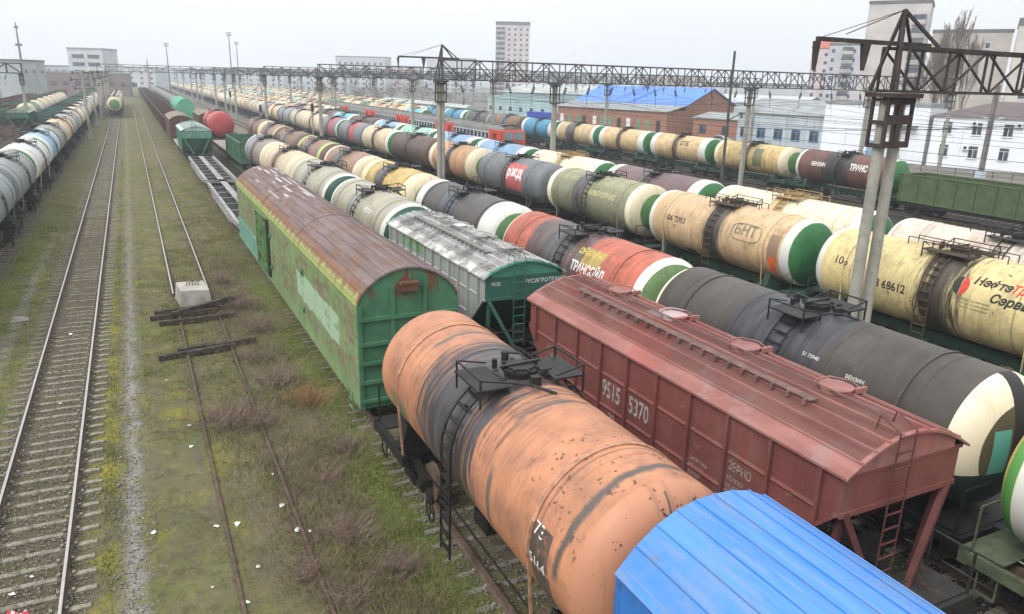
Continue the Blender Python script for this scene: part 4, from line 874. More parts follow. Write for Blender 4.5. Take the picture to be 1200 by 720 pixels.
tank_wagon(16.1, 25.2, 'red and black tank wagon with white lettering behind the red hopper', trans, CAPS['trans'], 2, letters=trans_letters, ver=0)
tank_wagon(16.1, 37.2, 'charcoal tank wagon with broad white ring and green end beyond the grey hopper', greyblk, cap_mat('cap_wide', WHITE, (.10,.20,.08), 1.2, seed=13), 2)
tank_wagon(16.1, 49.2, 'mustard yellow tank wagon with black spill band behind the charcoal one', yell, CAPS['cream_green'], 2)
tank_wagon(16.1, 61.2, 'tan brown tank wagon with green end behind the mustard one', brn1, CAPS['cream_green'], 1)
tank_wagon(16.1, 73.2, 'brown tank wagon with lime green ring in the middle row', brn2, CAPS['brown'], 1)
for k, (m, cp, nm) in enumerate(((brn3,'brown','umber brown tank wagon with bluish spill band'),(brn1,'brown','dusty tan brown tank wagon'),(brn3,'cream','last umber tank wagon'))):
    tank_wagon(16.1, 85.3 + 12.05*k, nm + f' of the row at centre, {ordn(8+k)} from front', m, CAPS[cp], 1)

# ---- row x = 27.2 ------------------------------------------------------------------------
def neft_letters(t, zc, R):
    tk = [c for c in t.children if c.name.startswith('tank_shell')][0]
    text_part('Нефте', .43, BLACKP, tk, 'tank', (-1.5,), R, 58, bold=.016, shear=.25); text_part('Транс', .43, REDP, tk, 'tank', (-2.75,), R, 58, bold=.012, shear=.25)
    text_part('Сервис', .43, BLACKP, tk, 'tank', (-2.25,), R, 76, bold=.016, shear=.25)
    text_part('106', .46, BLACKP, tk, 'tank', (4.3,), R, 78, bold=.006); text_part('8 68612', .46, BLACKP, tk, 'tank', (2.2,), R, 96, bold=.01, wid=.9); text_part('73', .2, BLACKP, tk, 'tank', (1.7,), R, 104)
    for i in range(3): text_part('ПРОДУКТЫ НЕФТЯНЫЕ', .09, BLACKP, tk, 'tank', (-1.3,), R, 82+i*5)
    # round emblem, half black half red
    for half, mt in ((0, BLACKP), (1, REDP)):
        b = MB(); vs = []
        for i in range(13):
            a = math.pi*(i/12) + (math.pi/2 if half == 0 else -math.pi/2); vs.append((.34*math.cos(a), .34*math.sin(a)))
        pts = []
        for (u, v) in vs:
            u += .02 if half else -.02; uu = u*.8
            th = R_(64) - v/R; rr = R + .008; pts.append((-rr*math.sin(th), -1.15-uu, rr*math.cos(th)))
        ctr = (-(R+.012)*math.sin(R_(64)), -1.15-(.02 if half else -.02), (R+.012)*math.cos(R_(64)))
        b.add([ctr]+pts, [(0,i,i+1) for i in range(1,13)]); obj('emblem', b.mesh('emblem'), mt, tk)
def bnt_letters(t, zc, R):
    tk = [c for c in t.children if c.name.startswith('tank_shell')][0]
    GL = plain('grey_faded_lettering', (.22,.19,.13), .2, 4, .7)
    text_part('БНТ', .72, GL, tk, 'tank', (-1.65,), R, 74, bold=.02, wid=1.0); text_part('506 72953', .42, BLACKP, tk, 'tank', (3.6,), R, 82, wid=.9, bold=.008)
    text_part('73', .24, BLACKP, tk, 'tank', (2.9,), R, 94); text_part('1203', .42, ORANGEP, tk, 'tank', (-4.05,), R, 112, bold=.03, wid=.6)
    b = MB(); prev = None; pts = []
    for i in range(33):
        a = 2*math.pi*i/32; u = .95*(abs(math.cos(a))**.6)*(1 if math.cos(a) > 0 else -1); v = .42*(abs(math.sin(a))**.6)*(1 if math.sin(a) > 0 else -1)
        th = R_(68) - v/R; rr = R+.01; pts.append(Vector((-rr*math.sin(th), -2.45-u, rr*math.cos(th))))
    for i in range(32): b.bar(pts[i], pts[i+1], .05, .01)
    obj('emblem_frame', b.mesh('emblem_frame'), GL, tk)
    b = MB()
    for i in range(6):
        th = R_(98+i*5); th2 = R_(103+i*5)
        b.add([(-(R+.008)*math.sin(th),-4.05,(R+.008)*math.cos(th)),(-(R+.008)*math.sin(th),-4.5,(R+.008)*math.cos(th)),(-(R+.008)*math.sin(th2),-4.5,(R+.008)*math.cos(th2)),(-(R+.008)*math.sin(th2),-4.05,(R+.008)*math.cos(th2))],[(0,1,2,3)])
    obj('placard', b.mesh('placard'), ORANGEP, tk)
def kap_letters(t, zc, R):
    tk = [c for c in t.children if c.name.startswith('tank_shell')][0]
    text_part('КАПИТАЛТРАНС', .46, plain('cream_lettering', (.6,.52,.25), .2, 4), tk, 'tank', (-.2,), R, 74, bold=.008, wid=.78)
def rzd_letters(t, zc, R):
    tk = [c for c in t.children if c.name.startswith('tank_shell')][0]
    text_part('pжд', 1.15, WHITEP, tk, 'tank', (-.35,), R, 80, bold=.035, wid=1.12)
E_ = [(neft,'white_green',neft_letters,'yellow tank wagon with black and red oil company lettering behind the twin posts',1,2),
 (bnt,'white_green',bnt_letters,'beige tank wagon with oval three letter emblem and bright green end',1,2),
 (kap,'cream_green',kap_letters,'olive tank wagon with cream lettering and broad cream ring',0,2),
 (rzd,'grey',rzd_letters,'slate grey tank wagon with large white logo on red panel',0,2),
 (rusty,'cream_green',None,'rusty peach tank wagon with black middle band, right of the gantry post',0,1),
 (dbrown,'brown',None,'dark brown tank wagon just left of the first gantry post',0,1),
 (creamb,'white_green',None,'cream tank wagon with thin black band left of the dark brown one',0,1),
 (rzd2,'grey',None,'slate tank wagon with red panel next to cream one',0,1),
 (rzd2,'white_green',None,'slate and red tank wagon with white ringed green end',0,1),
 (creamb,'cream',None,'cream tank wagon behind the two slate and red ones',0,1),
 (creamy,'cream',None,'dirty cream tank wagon at the second gantry post',0,1),
 (silver,'grey',None,'silver grey tank wagon left of the second gantry post',0,1)]
for k, (m, cp, lt, lab, ver, det) in enumerate(E_):
    tank_wagon(27.25, 17.2 + 12.04*k + (0 if k else 0), lab, m, CAPS[cp], det, ver=ver, letters=lt, group=None, metal=plain('brown_black_walkway_steel', (.06,.045,.03), .3, 3) if ver else None, frame=GREENFR if ver else None)
pal = [creamb, beige2, creamy, palec, creamb, silver, beige3, lgrey, creamy, beige2, tan, creamb, lgrey, creamy]
rr = random.Random(5)
def rowfill(X, y0, y1, rowname, pal, group, start=1, det_lim=170, skip=()):
    y = y0; k = start
    while y < y1:
        if k not in skip:
            m = rr.choice(pal); cp = rr.choice(CAPN if m not in (cyan, blueh, skyb, mint) else CAPN[:1])
            tank_wagon(X, y, f'{COLN[m.name]} {cp[1]} tank wagon, {ordn(k)} {rowname}', m, CAPS[cp[0]], 1 if y < det_lim else 0, group=group, ver=rr.choice((0,0,1)))
        y += 12.04; k += 1
rowfill(27.25, 17.2+12.04*12, 560, 'in the row behind the gantry posts', pal, 'tank wagons of the long row behind the gantry posts', 13)

# ---- row x = 32.3 ------------------------------------------------------------------------
F_ = [(whiter,'white_green','white tank wagon streaked with rust at the right edge behind the yellow one',1,18.0),
 (palec,'white_green','clean pale cream tank wagon with green end behind the beige emblem one',1,30.0),
 (purple,'white_green','purple brown tank wagon with white ring behind the olive one',0,42.0),
 (palec,'white_green','pale cream tank wagon with ochre spill just below the far beige row',1,54.1),
 (paleb,'white_green','pale blue tank wagon with white ring right in front of the red train cab',0,66.2),
 (paleb,'white_green','pale blue tank wagon behind the rusty peach one',0,78.3),
 (mint,'white_green','mint green and white tank wagon behind the dark brown one',0,90.4),
 (skyb,'white_green','light blue tank wagon left of the mint green one',0,102.5),
 (dbrown,'brown','dark brown tank wagon left of the light blue one',0,114.6)]
for m, cp, lab, ver, yy in F_: tank_wagon(32.3, yy, lab, m, CAPS[cp], 2 if yy < 35 else 1, ver=ver, metal=plain('ochre_stained_walkway', (.30,.21,.10), .3, 3) if m is palec else None, frame=GREENFR if yy < 60 else None)
rowfill(32.3, 126.7, 540, 'in the row farther behind the gantry posts', [creamb, palec, beige2, cyan, creamy, tan, palec, dbrown, creamb], 'tank wagons of the second long row', 10)
rowfill(37.5, 158, 520, 'in the row left of the electric train', [cyan, creamb, beige2, palec, olive, creamy, beige3], 'tank wagons of the third long row', det_lim=0)
rowfill(42.4, 200, 500, 'in the row touching the electric train', [creamb, cyan, mint, palec, creamy, brn1, gtank], 'tank wagons of the fourth long row', det_lim=0)
rowfill(52.6, 150, 480, 'in the row behind the electric train', [creamb, rusty, beige3, cyan, gtank, creamy, dbrown, tan], 'tank wagons behind the electric train', det_lim=0)
rowfill(65.5, 196, 470, 'in the last row before blue containers', [beige3, tan, creamb, gtank, rusty, mint, creamy], 'tank wagons of the last row', det_lim=0)

# ---- row x = 60 --------------------------------------------------------------------------
gondola(60.0, 36.6, 'olive green open gondola at the right edge below the white building', OLGREEN, DLOAD, 1, L=13.2, top=3.5)
gondola(60.0, 22.4, 'olive green open gondola cut off by the right edge', OLGREEN, DLOAD, 1, L=13.2, top=3.5)
def brown_letters(t, zc, R):
    tk = [c for c in t.children if c.name.startswith('tank_shell')][0]
    text_part('БЕНЗИН', .5, WHITEP, tk, 'tank', (3.2,), R, 82, bold=.015, wid=.8); text_part('ТРАНС', .8, WHITEP, tk, 'tank', (-1.2,), R, 82, bold=.03, wid=.7)
    b = MB()
    for i in range(5):
        th = R_(88+i*6); th2 = R_(94+i*6); rr_ = R+.008
        b.add([(-rr_*math.sin(th),-3.3,rr_*math.cos(th)),(-rr_*math.sin(th),-3.85,rr_*math.cos(th)),(-rr_*math.sin(th2),-3.85,rr_*math.cos(th2)),(-rr_*math.sin(th2),-3.3,rr_*math.cos(th2))],[(0,1,2,3)])
    obj('placard', b.mesh('placard'), ORANGEP, tk)
def otb_letters(t, zc, R):
    tk = [c for c in t.children if c.name.startswith('tank_shell')][0]
    text_part('ОТБ', .8, BLACKP, tk, 'tank', (-.6,), R, 74, bold=.02)
H_ = [(brownr,'white_green','maroon and black tank wagon with green end behind the twin posts',brown_letters),
 (beige3,'cream_green','ochre stained tank wagon with dark green panel, left of the maroon one',None),
 (beige2,'white_green','beige tank wagon with three dark letters and white ringed green end',otb_letters),
 (beige2,'white_green','beige tank wagon just below the brick building corner',None),
 (shell_mat('shell_beige_blackband', (.55,.42,.24), var=.14, band=(1.2,1.2,(.06,.05,.05),.3,.6), streak=.5, streakcol=(.25,.14,.07), ring=(.6,.55,.42), ringw=.5, seed=65),'white_green','beige tank wagon with wide black band beside the first blue one',None),
 (blueh,'white_green','blue tank wagon with white ring just right of the red train cab',None),
 (brn3,'brown','umber brown tank wagon behind the blue one',None),
 (dusk,'grey','dark grey tank wagon behind the train cab roof',None),
 (blueh,'white_green','distant blue tank wagon with white ring above the train roof',None),
 (blueh,'white_green','distant blue tank wagon, farther of the two above the train roof',None)]
for k, (m, cp, lab, lt) in enumerate(H_): tank_wagon(60.0, 49.9 + 12.04*k, lab, m, CAPS[cp], 1, letters=lt, frame=GREENFR)
rowfill(60.0, 49.9+12.04*10, 470, 'in the far row led by maroon tank', [beige3, rusty, creamb, tan, gtank, brn1], 'tank wagons of the far beige row', 11, det_lim=0)

# ---- left rows ---------------------------------------------------------------------------
Lr = [(gtank,'grey','greyish green tank wagon cut off by the left edge'),(silverr,'grey','silver tank wagon with orange rust patch at the left edge'),(silver,'grey','silver grey tank wagon in front of the white and pink one'),
 (whitep,'white_green','white tank wagon with pink lower flank in the left row'),(skyb,'white_green','light blue tank wagon of the left row'),(olive,'grey','dull olive tank wagon next to light blue one'),
 (tan,'cream','tan orange tank wagon of the left row'),(lgrey,'grey','light grey tank wagon behind the tan one in the left row')]
for k, (m, cp, lab) in enumerate(Lr): tank_wagon(-8.3, 37 + 12.04*k, lab, m, CAPS[cp], 2 if k < 4 else 1)
rowfill(-8.3, 37+12.04*8, 245, 'in the left row beside empty track', [lgrey, silver, creamb, palec, lgrey, creamy], 'pale tank wagons of the left row', 9)
for k in range(7): tank_wagon(-3.05, 205 + 12.04*k, f'cream and green ended tank wagon, {ordn(k+1)} on the empty main track', [creamb, creamy, gtank][k%3], CAPS[['cream_green','cream','cream'][k%3]], 1 if k == 0 else 0, group='tank wagons on the main track')
hopper(-16.2, 150.5, 'green hopper wagon in front of the green tank beyond the left scrub', 5.0, plain('far_hopper_green', (.04,.13,.085), .25, 1), plain('far_hopper_roof', (.30,.36,.27), .2, 1), TEALD, ze=3.6, zr=4.1, W=3.1, det=1, nrib=6, hatches=2)
tank_wagon(-16.3, 164, 'green topped tank wagon behind the green hopper at far left', gtank, CAPS['cream_green'], 0)
for k in range(6): tank_wagon(-16.3, 176.5+12.04*k, f'cream tank wagon, {ordn(k+2)} behind the green hopper at far left', creamb, CAPS['cream'], 0, group='cream tanks behind the far left hopper')
for k in range(15): gondola(-12.5, 158+14*k, f'{["dark teal","dark teal","brown","green"][k%4]} gondola, {ordn(k+1)} in the line right of the far left hopper', [DTEAL, DTEAL, GBROWN, GGREEN][k%4], DLOAD, 0, group='gondolas behind the left tank row')
for k in range(14): gondola(-21.2, 132+14*k, f'{["dark green","brown"][k%2]} gondola, {ordn(k+1)} in the leftmost line', [GGREEN, GBROWN][k%2], DLOAD, 0, group='gondolas of the leftmost line')
for k in range(9): gondola(-25.8, 150+14*k, f'brown gondola, {ordn(k+1)} in the outermost left siding', GBROWN, DLOAD, 0, group='gondolas of the outermost siding')
for k in range(9): gondola(71.0, 196+14*k, f'blue gondola, {ordn(k+1)} in the far blue line below the bare wood', plain('blue_gondola_paint', (.05,.12,.36), .2, 1), DLOAD, 0, group='blue gondolas beyond the tank rows')

# ---------------------------------------------------------------- electric train
EG = plain('train_grey_paint', (.22,.225,.22), .12, 1.5, .7, grime=.25); ER = plain('train_red_paint', (.55,.05,.025), .12, 1.5, .6, grime=.2)
ERF = plain('train_roof_grey', (.17,.165,.155), .2, 1.2, .85, grime=.35); EW = plain('train_window_frame', (.55,.57,.6), .08, 2, .6)
def train_car(y0, lab, front=False):
    L = 21.0; h = L/2; t = thing('train_car', lab, 'train carriage', (47.2, y0+h+.3, 0), 0, 'carriages of the red and grey electric train')
    b = MB(); b.prism([(-1.7,1.2),(1.7,1.2),(1.75,2.6),(1.62,3.75),(-1.62,3.75),(-1.75,2.6)], -h, h); obj('body', b.mesh('body'), EG, t)
    b = MB(); a = arch(3.3, 3.72, 4.3, 10, 1.1); b.prism(a, -h+.05, h-.05)
    for q in range(7): b.box(-.5,.5,-h+2+q*2.8,-h+3.2+q*2.8,4.25,4.42)
    obj('roof', b.mesh('roof'), ERF, t)
    for s in (-1, 1):
        for q in (-h+1.9, h-1.9):
            b = MB(); b.prism([(s*1.705,1.25),(s*1.76,2.6),(s*1.66,3.7),(s*1.6,3.7),(s*1.6,1.25)], q-2.1, q+2.1); obj('red_end_panel', b.mesh('red_end_panel'), ER, t)
            b = MB(); b.box(min(s*1.74,s*1.785),max(s*1.74,s*1.785),q-.6,q+.6,1.5,3.4); d = obj('door', b.mesh('door'), plain('train_door_red', (.42,.035,.02), .1), t)
            b = MB(); [b.box(min(s*1.786,s*1.80),max(s*1.786,s*1.80),q+u-.18,q+u+.18,2.5,3.2) for u in (-.3,.3)]; obj('pane', b.mesh('pane'), GLASSD, d)
        nw = 10
        for i in range(nw):
            q = -h+4.3+i*(L-8.6)/(nw-1)
            b = MB(); x = s*1.74; b.box(min(x,x+s*.03),max(x,x+s*.03),q-.55,q+.55,2.3,3.35); wd = obj('window', b.mesh('window'), EW, t)
            b = MB(); x = s*1.772; b.box(min(x,x+s*.01),max(x,x+s*.01),q-.42,q+.42,2.42,3.22); obj('pane', b.mesh('pane'), GLASSD, wd)
    if front:
        b = MB(); f = -h
        b.prism([(-1.72,1.0),(1.72,1.0),(1.76,2.35),(-1.76,2.35)], f-.9, f+.02); slab_x(b, [(f-.9,2.35),(f-.45,3.7),(f+.02,3.8),(f+.02,2.35)], -1.7, 1.7)
        obj('cab_front', b.mesh('cab_front'), ER, t)
        b = MB()
        for x0, x1 in ((-1.5,-.08),(.08,1.5)): b.add([(x0,f-.89,2.5),(x1,f-.89,2.5),(x1,f-.5,3.6),(x0,f-.5,3.6)], [(0,1,2,3)]); 
        for v in range(len(b.v)): x_, y_, z_ = b.v[v]; b.v[v] = (x_, y_-.03, z_)
        for s in (-1,1): b.add([(s*1.715,f-.7,2.5),(s*1.715,f-.05,2.5),(s*1.715,f-.05,3.55),(s*1.715,f-.42,3.55)], [(0,1,2,3)])
        obj('windscreen', b.mesh('windscreen'), plain('cab_glass', (.10,.13,.13), .2, 1, .2, .5), t)
        for s in (-1,1):
            b = MB(); b.cyl((s*1.2,f-.96,1.7),(s*1.2,f-.9,1.7),.15,14); obj('headlight', b.mesh('headlight'), WHITEP, t)
        b = MB(); [b.box(-.9+i*.5,-.6+i*.5,f+.3,f+1.2,3.95,4.45) for i in range(4)]; obj('roof_horn', b.mesh('roof_horn'), IRON, t)
    b = MB(); b.tube([(-.6,2,4.4),(.0,1,5.2),(-.1,2.2,5.7)],.04); b.tube([(.6,2,4.4),(.2,1,5.2),(-.1,2.2,5.7)],.04); b.bar((-.9,2.2,5.75),(.9,2.2,5.75),.06); obj('pantograph', b.mesh('pantograph'), IRON, t)
    running(t, h+.3, 1, base=h-3.2)
train_car(95.5, 'front carriage of the electric train with its red cab facing the camera', True)
for k in range(4): train_car(95.5+21.6*(k+1), f'{ORD[k+1]} carriage of the electric train, counted from the red cab')

# ---------------------------------------------------------------- gantries and posts
def truss(b, p0, p1, hgt, dpt, panel, r=.045):
    p0 = Vector(p0); p1 = Vector(p1); n = max(2, int((p1-p0).length/panel)); d = (p1-p0)/n
    Y = Vector((0, dpt/2, 0)); Z = Vector((0, 0, hgt))
    for s in (-1, 1):
        b.bar(p0+Y*s, p1+Y*s, r*2.6, r*2.2); b.bar(p0+Y*s+Z, p1+Y*s+Z, r*2.6, r*2.2)
        for i in range(n+1):
            q = p0+d*i; b.bar(q+Y*s, q+Y*s+Z, r*1.6)
            if i < n:
                if i % 2: b.bar(q+Y*s, q+d+Y*s+Z, r*1.5)
                else: b.bar(q+Y*s+Z, q+d+Y*s, r*1.5)
    for i in range(n+1):
        q = p0+d*i; b.bar(q-Y, q+Y, r*1.2); b.bar(q-Y+Z, q+Y+Z, r*1.2)
        if i < n: b.bar(q-Y+Z, q+d+Y+Z, r); b.bar(q+Y, q+d-Y, r)
def post(b, x, y, h, r0=.24, r1=.17, z0=-.3, lean=0): b.cyl((x-lean*h, y, z0), (x, y, h), r0, 18, 0, r1)
def insulator(b, p, axis=(0,0,-1), n=4, r=.13, s=.16):
    p = Vector(p); a = Vector(axis).normalized()
    for i in range(n): b.cyl(p+a*(i*s), p+a*(i*s+s*.45), r, 10); b.cyl(p+a*(i*s), p+a*((i+1)*s), .03, 5)
def gantry(Y, x0, x1, posts, lab, zb=10.27, hgt=1.55, double=.0, arm=True, mat=LATTICE2, r=.045, panel=1.6, near=False, group='lattice gantries over the tracks', dark_first=False):
    t = thing('catenary_gantry', lab, 'gantry', (x0, Y, 0), 0, group)
    b = MB(); truss(b, (0,0,zb), (x1-x0,0,zb), hgt, 1.0, panel, r); obj('truss', b.mesh('truss'), mat, t)
    for i, px in enumerate(posts):
        first = i == 0; b = MB(); X = px - x0; sp = (double if first and double else (.16 if Y < 80 and first else .09))
        for s in (-1, 1): 
            b = MB(); post(b, X+s*sp, 0, zb-.25, .22 if near and first else .2, .17 if near and first else (.16 if Y < 80 else .13)); obj('post', b.mesh('post'), POLE, t)
        b = MB(); w_ = sp + (.23 if near else .2)
        for zz in (zb-.28, zb-1.0, zb-1.75): 
            b.bar((X-w_,-.3,zz),(X+w_,-.3,zz),.09,.12); b.bar((X-w_,.3,zz),(X+w_,.3,zz),.09,.12); b.bar((X-w_,-.3,zz),(X-w_,.3,zz),.09,.12); b.bar((X+w_,-.3,zz),(X+w_,.3,zz),.09,.12)
        for sx in ((-w_, -.05, .05, w_) if near and first else (-w_, w_)):
            for sy in (-.3,.3): b.bar((X+sx,sy,zb-1.8),(X+sx,sy,zb-.2),.1 if near else .08)
        if near and first:
            for c0, c1 in ((-w_,-.05),(.05,w_)):
                for (za, zc_) in ((zb-1.0,zb-.75),(zb-1.75,zb-1.6),(zb-.42,zb-.2)): b.box(X+c0,X+c1,-.33,-.28,za,zc_)
        b.box(X-w_-.12,X+w_+.12,-.55,.55,zb-.2,zb-.06); obj('collar', b.mesh('collar'), RUSTCOLLAR if near or first else mat, t)
    if arm:
        ap = (.1, 0, zb+hgt+1.15); zt = zb+hgt
        b = MB()
        for s in (-.5,.5): b.bar((-.35,s,zb),(ap[0],0,ap[2]),.09); b.bar((1.35,s,zt+.05),(ap[0],0,ap[2]),.09)
        b.bar((.1,0,zb),ap,.12); b.bar((-3.6,0,zt+.12),(1.6,0,zt+.12),.11,.13); b.bar((-2.4,0,zt+.3),ap,.025); b.bar((-3.6,0,zt+.12),ap,.018)
        b.prism([(-3.68,zt+.05),(-3.5,zt+.05),(-3.58,zt-.8)], -.08, .08); b.prism([(-1.62,zt+.05),(-1.3,zt+.05),(-1.46,zt-.75)], -.08, .08)
        obj('bracket_arm', b.mesh('bracket_arm'), mat if not near else LATTICE, t)
    rg = random.Random(int(Y)); q = 1.8 if not near else 6.5
    while q < x1-x0-1 and Y < 160 and not near:
        sg = 1 if rg.random() < .5 else -1; b = MB(); b.tube([(q,0,zb),(q,0,zb-.5)],.025); insulator(b, (q,0,zb-.45), (.35*sg,0,-1), 4, .13, .15)
        b.tube([(q,0,zb-.45),(q+.35*.5*sg,0,zb-1.1),(q+.2*sg,0,zb-2.0)],.02); obj('insulator', b.mesh('insulator'), PORC, t)
        q += rg.choice((2.4,3.2,4.4)) if not near else 5
    return t
gantry(17.6, 22.5, 62, [22.75, 61.5], 'nearest rusty gantry resting on twin leaning posts at the right', double=.36, mat=LATTICE, r=.042, panel=1.95, near=True, hgt=1.35)
gantry(60, 23.0, 88, [23.0, 33.7, 56.2, 73.5, 87.6], 'second gantry, on the grey double post at picture centre, crossing to the white building')
for k, (Yg, x1) in enumerate(((105, 100), (151, 110), (197, 118), (243, 118), (290, 118), (337, 118), (384, 110), (431, 110))):
    ps = [23.0, 36.0, 48.5, 68.5, 99.5] if k == 0 else [23.0, 36.0, 57.0, 85.0, x1-.5]
    gantry(Yg, 23.0, x1, ps, f'{ORD[k+2]} gantry from the camera, farther down the yard', arm=False, panel=1.6 if k < 2 else 3.2, r=.05 if k < 2 else .08)
gantry(212, -6.0, 22.6, [-6.0, 22.3], 'thin gantry spanning the empty main track in the distance', arm=False, panel=2.4, r=.06)
gantry(300, -6.0, 22.6, [-6.0, 22.3], 'farthest thin gantry spanning the empty main track', arm=False, panel=3.2, r=.08)
gantry(149, -33.5, -15.0, [-33.0, -15.2], 'heavy steel portal gantry at the far left edge', zb=9.6, hgt=1.5, arm=False, panel=2.0, r=.08)
for k, Yp in enumerate((137, 170, 197, 228, 262, 300)):
    t = thing('catenary_pole', f'concrete pole with black insulator brackets, {ORD[k]} beside the empty main track', 'pole', (-6.0, Yp, 0), 0, 'concrete poles beside the main track')
    b = MB(); post(b, 0, 0, 10.2, .2, .14); obj('post', b.mesh('post'), POLE, t)
    b = MB(); b.box(-.35,.35,-.35,.35,-.05,.9); obj('base', b.mesh('base'), CONC, t)
    b = MB()
    for zz, l in ((9.9,1.3),(8.9,1.6),(7.6,1.2)): b.bar((-l,0,zz),(l,0,zz),.09); insulator(b,(-l,0,zz+.3),(0,0,-1),3,.16,.2); insulator(b,(l,0,zz+.3),(0,0,-1),3,.16,.2); b.bar((-l*.6,0,zz),(0,0,zz-.7),.07)
    obj('bracket', b.mesh('bracket'), PORC, t)
for k, (X, Y_, hh) in enumerate(((24.6, 118, 6.5), (20.0, 138, 5.5), (19.4, 175, 7.0))):
    t = thing('signal_pole', f'slender light pole between the tracks, {["nearest","middle","farthest"][k]} of three', 'signal pole', (X, Y_, 0)); b = MB(); b.cyl((0,0,0),(0,0,hh),.12,8); obj('pole', b.mesh('pole'), POLE, t)
    b = MB(); b.box(-.2,.2,-.3,-.05,hh-1.3,hh-.2); obj('signal_head', b.mesh('signal_head'), IRON, t)
t = thing('steel_pole', 'dark tall steel pole rising above the second gantry in front of brick building', 'pole', (46.5, 52.0, 0)); b = MB(); b.cyl((0,0,0),(0,0,13.2),.14,10,0,.10); obj('pole', b.mesh('pole'), LATTICE2, t)
b = MB(); b.bar((0,0,7.5),(1.5,0,8.1),.07); insulator(b,(1.5,0,8.1),(0,0,-1),3,.13,.16); obj('bracket', b.mesh('bracket'), PORC, t)
# lattice post and double post before the white building
t = thing('lamp_post', 'grey double post with two small street lamps before the white building', 'lamp post', (88.0, 55.0, 0)); b = MB()
for s in (-.22,.22): b.cyl((s,0,0),(s,0,11.2),.2,12,0,.16)
obj('post', b.mesh('post'), plain('dark_grey_post', (.16,.15,.14), .2, 1, .9), t)
b = MB(); b.box(-.5,.5,-.35,.35,0,1.6); obj('base', b.mesh('base'), plain('pale_blue_base', (.45,.52,.6), .1), t)
for s in (-1,1): b = MB(); b.bar((0,0,7.3),(s*1.5,-.2,7.6),.07); b.box(s*1.5-.3,s*1.5+.3,-.3,-.1,7.55,7.68); obj('lamp_head', b.mesh('lamp_head'), plain('lamp_head_grey', (.6,.6,.6), .1), t)
# wires (real catenary over the electrified tracks)
for i, X in enumerate((32.3, 37.4, 47.2, 52.6, 60.0, 65.5, 71.0, 78.0)):
    cuts = [-20, 17.6, 60, 105, 151, 197, 243, 290]; b = MB(); b2 = MB(); yy = []
    for a_, c_ in zip(cuts[:-1], cuts[1:]):
        for j in range(8):
            u = j/8; y = a_+(c_-a_)*u; yy.append((y, 9.2-1.25*4*u*(1-u)))
        if X > 24:
            for j in range(1, 6): u = j/6; y = a_+(c_-a_)*u; b.cyl((X,y,7.2),(X,y,9.2-1.25*4*u*(1-u)),.006,3)
    yy.append((290, 9.2)); b.tube([(X,y,z) for y, z in yy],.012,4); b.cyl((X,-20,7.2),(X,290,7.2),.012,4)
    tag(obj('overhead_wire', b.mesh('overhead_wire'), IRON), f'thin overhead wire pair, {ORD[i]} counted from the gantry post side', 'overhead wire', 'overhead wires strung along the tracks')
for k, (X, Y_, hh) in enumerate(((38.4, 335, 25.5), (48.9, 399, 24.5), (17.2, 380, 22.0))):
    t = thing('floodlight_mast', f'tall thin floodlight mast far off, {["tallest of the pair at centre left","lower of the pair at centre left","single one farther left"][k]}', 'light mast', (X, Y_, 0)); b = MB(); b.cyl((0,0,0),(0,0,hh),.28,8,0,.14); obj('mast', b.mesh('mast'), LATTICE2, t)
    b = MB(); b.box(-1.0,1.0,-.4,.4,hh-.5,hh-.3); b.box(-1.0,1.0,-.4,.4,hh+.4,hh+.6); [b.bar((x,0,hh-.6),(x,0,hh+.7),.1) for x in (-.9,-.3,.3,.9)]; obj('lamp_frame', b.mesh('lamp_frame'), LATTICE2, t)
t = thing('radio_mast', 'hazy lattice radio mast above the grey building at far left', 'radio mast', (-49.8, 499, 0)); b = MB(); b.cyl((0,0,0),(0,0,34),.9,4,0,.25); b.box(-1.5,1.5,-1,1,22,23.2); b.box(-.9,.9,-.9,.9,31,32); obj('mast', b.mesh('mast'), LATTICE2, t)
t = thing('thin_spire', 'thin distant spire above the end of the tracks', 'spire', (13.6, 579, 0)); b = MB(); b.cyl((0,0,0),(0,0,13),1.1,6,0,.8); b.cyl((0,0,13),(0,0,20),.6,6,0,.1); obj('spire', b.mesh('spire'), plain('far_spire', (.3,.2,.18), .1), t)

# ---------------------------------------------------------------- buildings
def bmat(name, col, joints=None, rough=.9, var=.12, dirt=.3):
    n = NT(name, rough, .15); o = n.O(); x, y, z = n.sep(); c = n.mix(n.map(n.noise(o, .25, 5, .6), .3, .7), k_(col, 1-var), k_(col, 1+var))
    st = n.noise(n.vec(n.math('MULTIPLY', x, 1.2), n.math('MULTIPLY', y, 1.2), n.math('MULTIPLY', z, .12)), 1, 4, .6, 2); c = n.mix(n.mul(n.map(st, .5, .7), dirt), c, k_(col, .5))
    if joints == 'brick':
        bt = n.t.nodes.new('ShaderNodeTexBrick'); bt.inputs['Scale'].default_value = 1; bt.inputs['Brick Width'].default_value = .27; bt.inputs['Row Height'].default_value = .085; bt.inputs['Mortar Size'].default_value = .008
        n.t.links.new(n.vec(n.math('ADD', x, y), z, 0), bt.inputs['Vector']); bt.inputs['Color1'].default_value = (*k_(col,.8),1); bt.inputs['Color2'].default_value = (*k_(col,1.25),1); bt.inputs['Mortar'].default_value = (.28,.24,.2,1)
        c = n.mix(.75, c, bt.outputs[0])
    elif joints:
        jz = n.math('FRACT', n.math('MULTIPLY', z, 1/joints)); jx = n.math('FRACT', n.math('MULTIPLY', n.math('ADD', x, y), 1/(joints*1.1)))
        c = n.mix(n.mul(n.map(jz, .04, .0), .4), c, k_(col, .45)); c = n.mix(n.mul(n.map(jx, .03, .0), .3), c, k_(col, .45))
    return n.done(c)
PANE = plain('building_window_glass', (.05,.06,.08), .6, .9, .2, .5); FRW = plain('white_window_frame', (.65,.65,.65), .06); BALC = plain('balcony_panel', (.36,.33,.31), .3, .3)
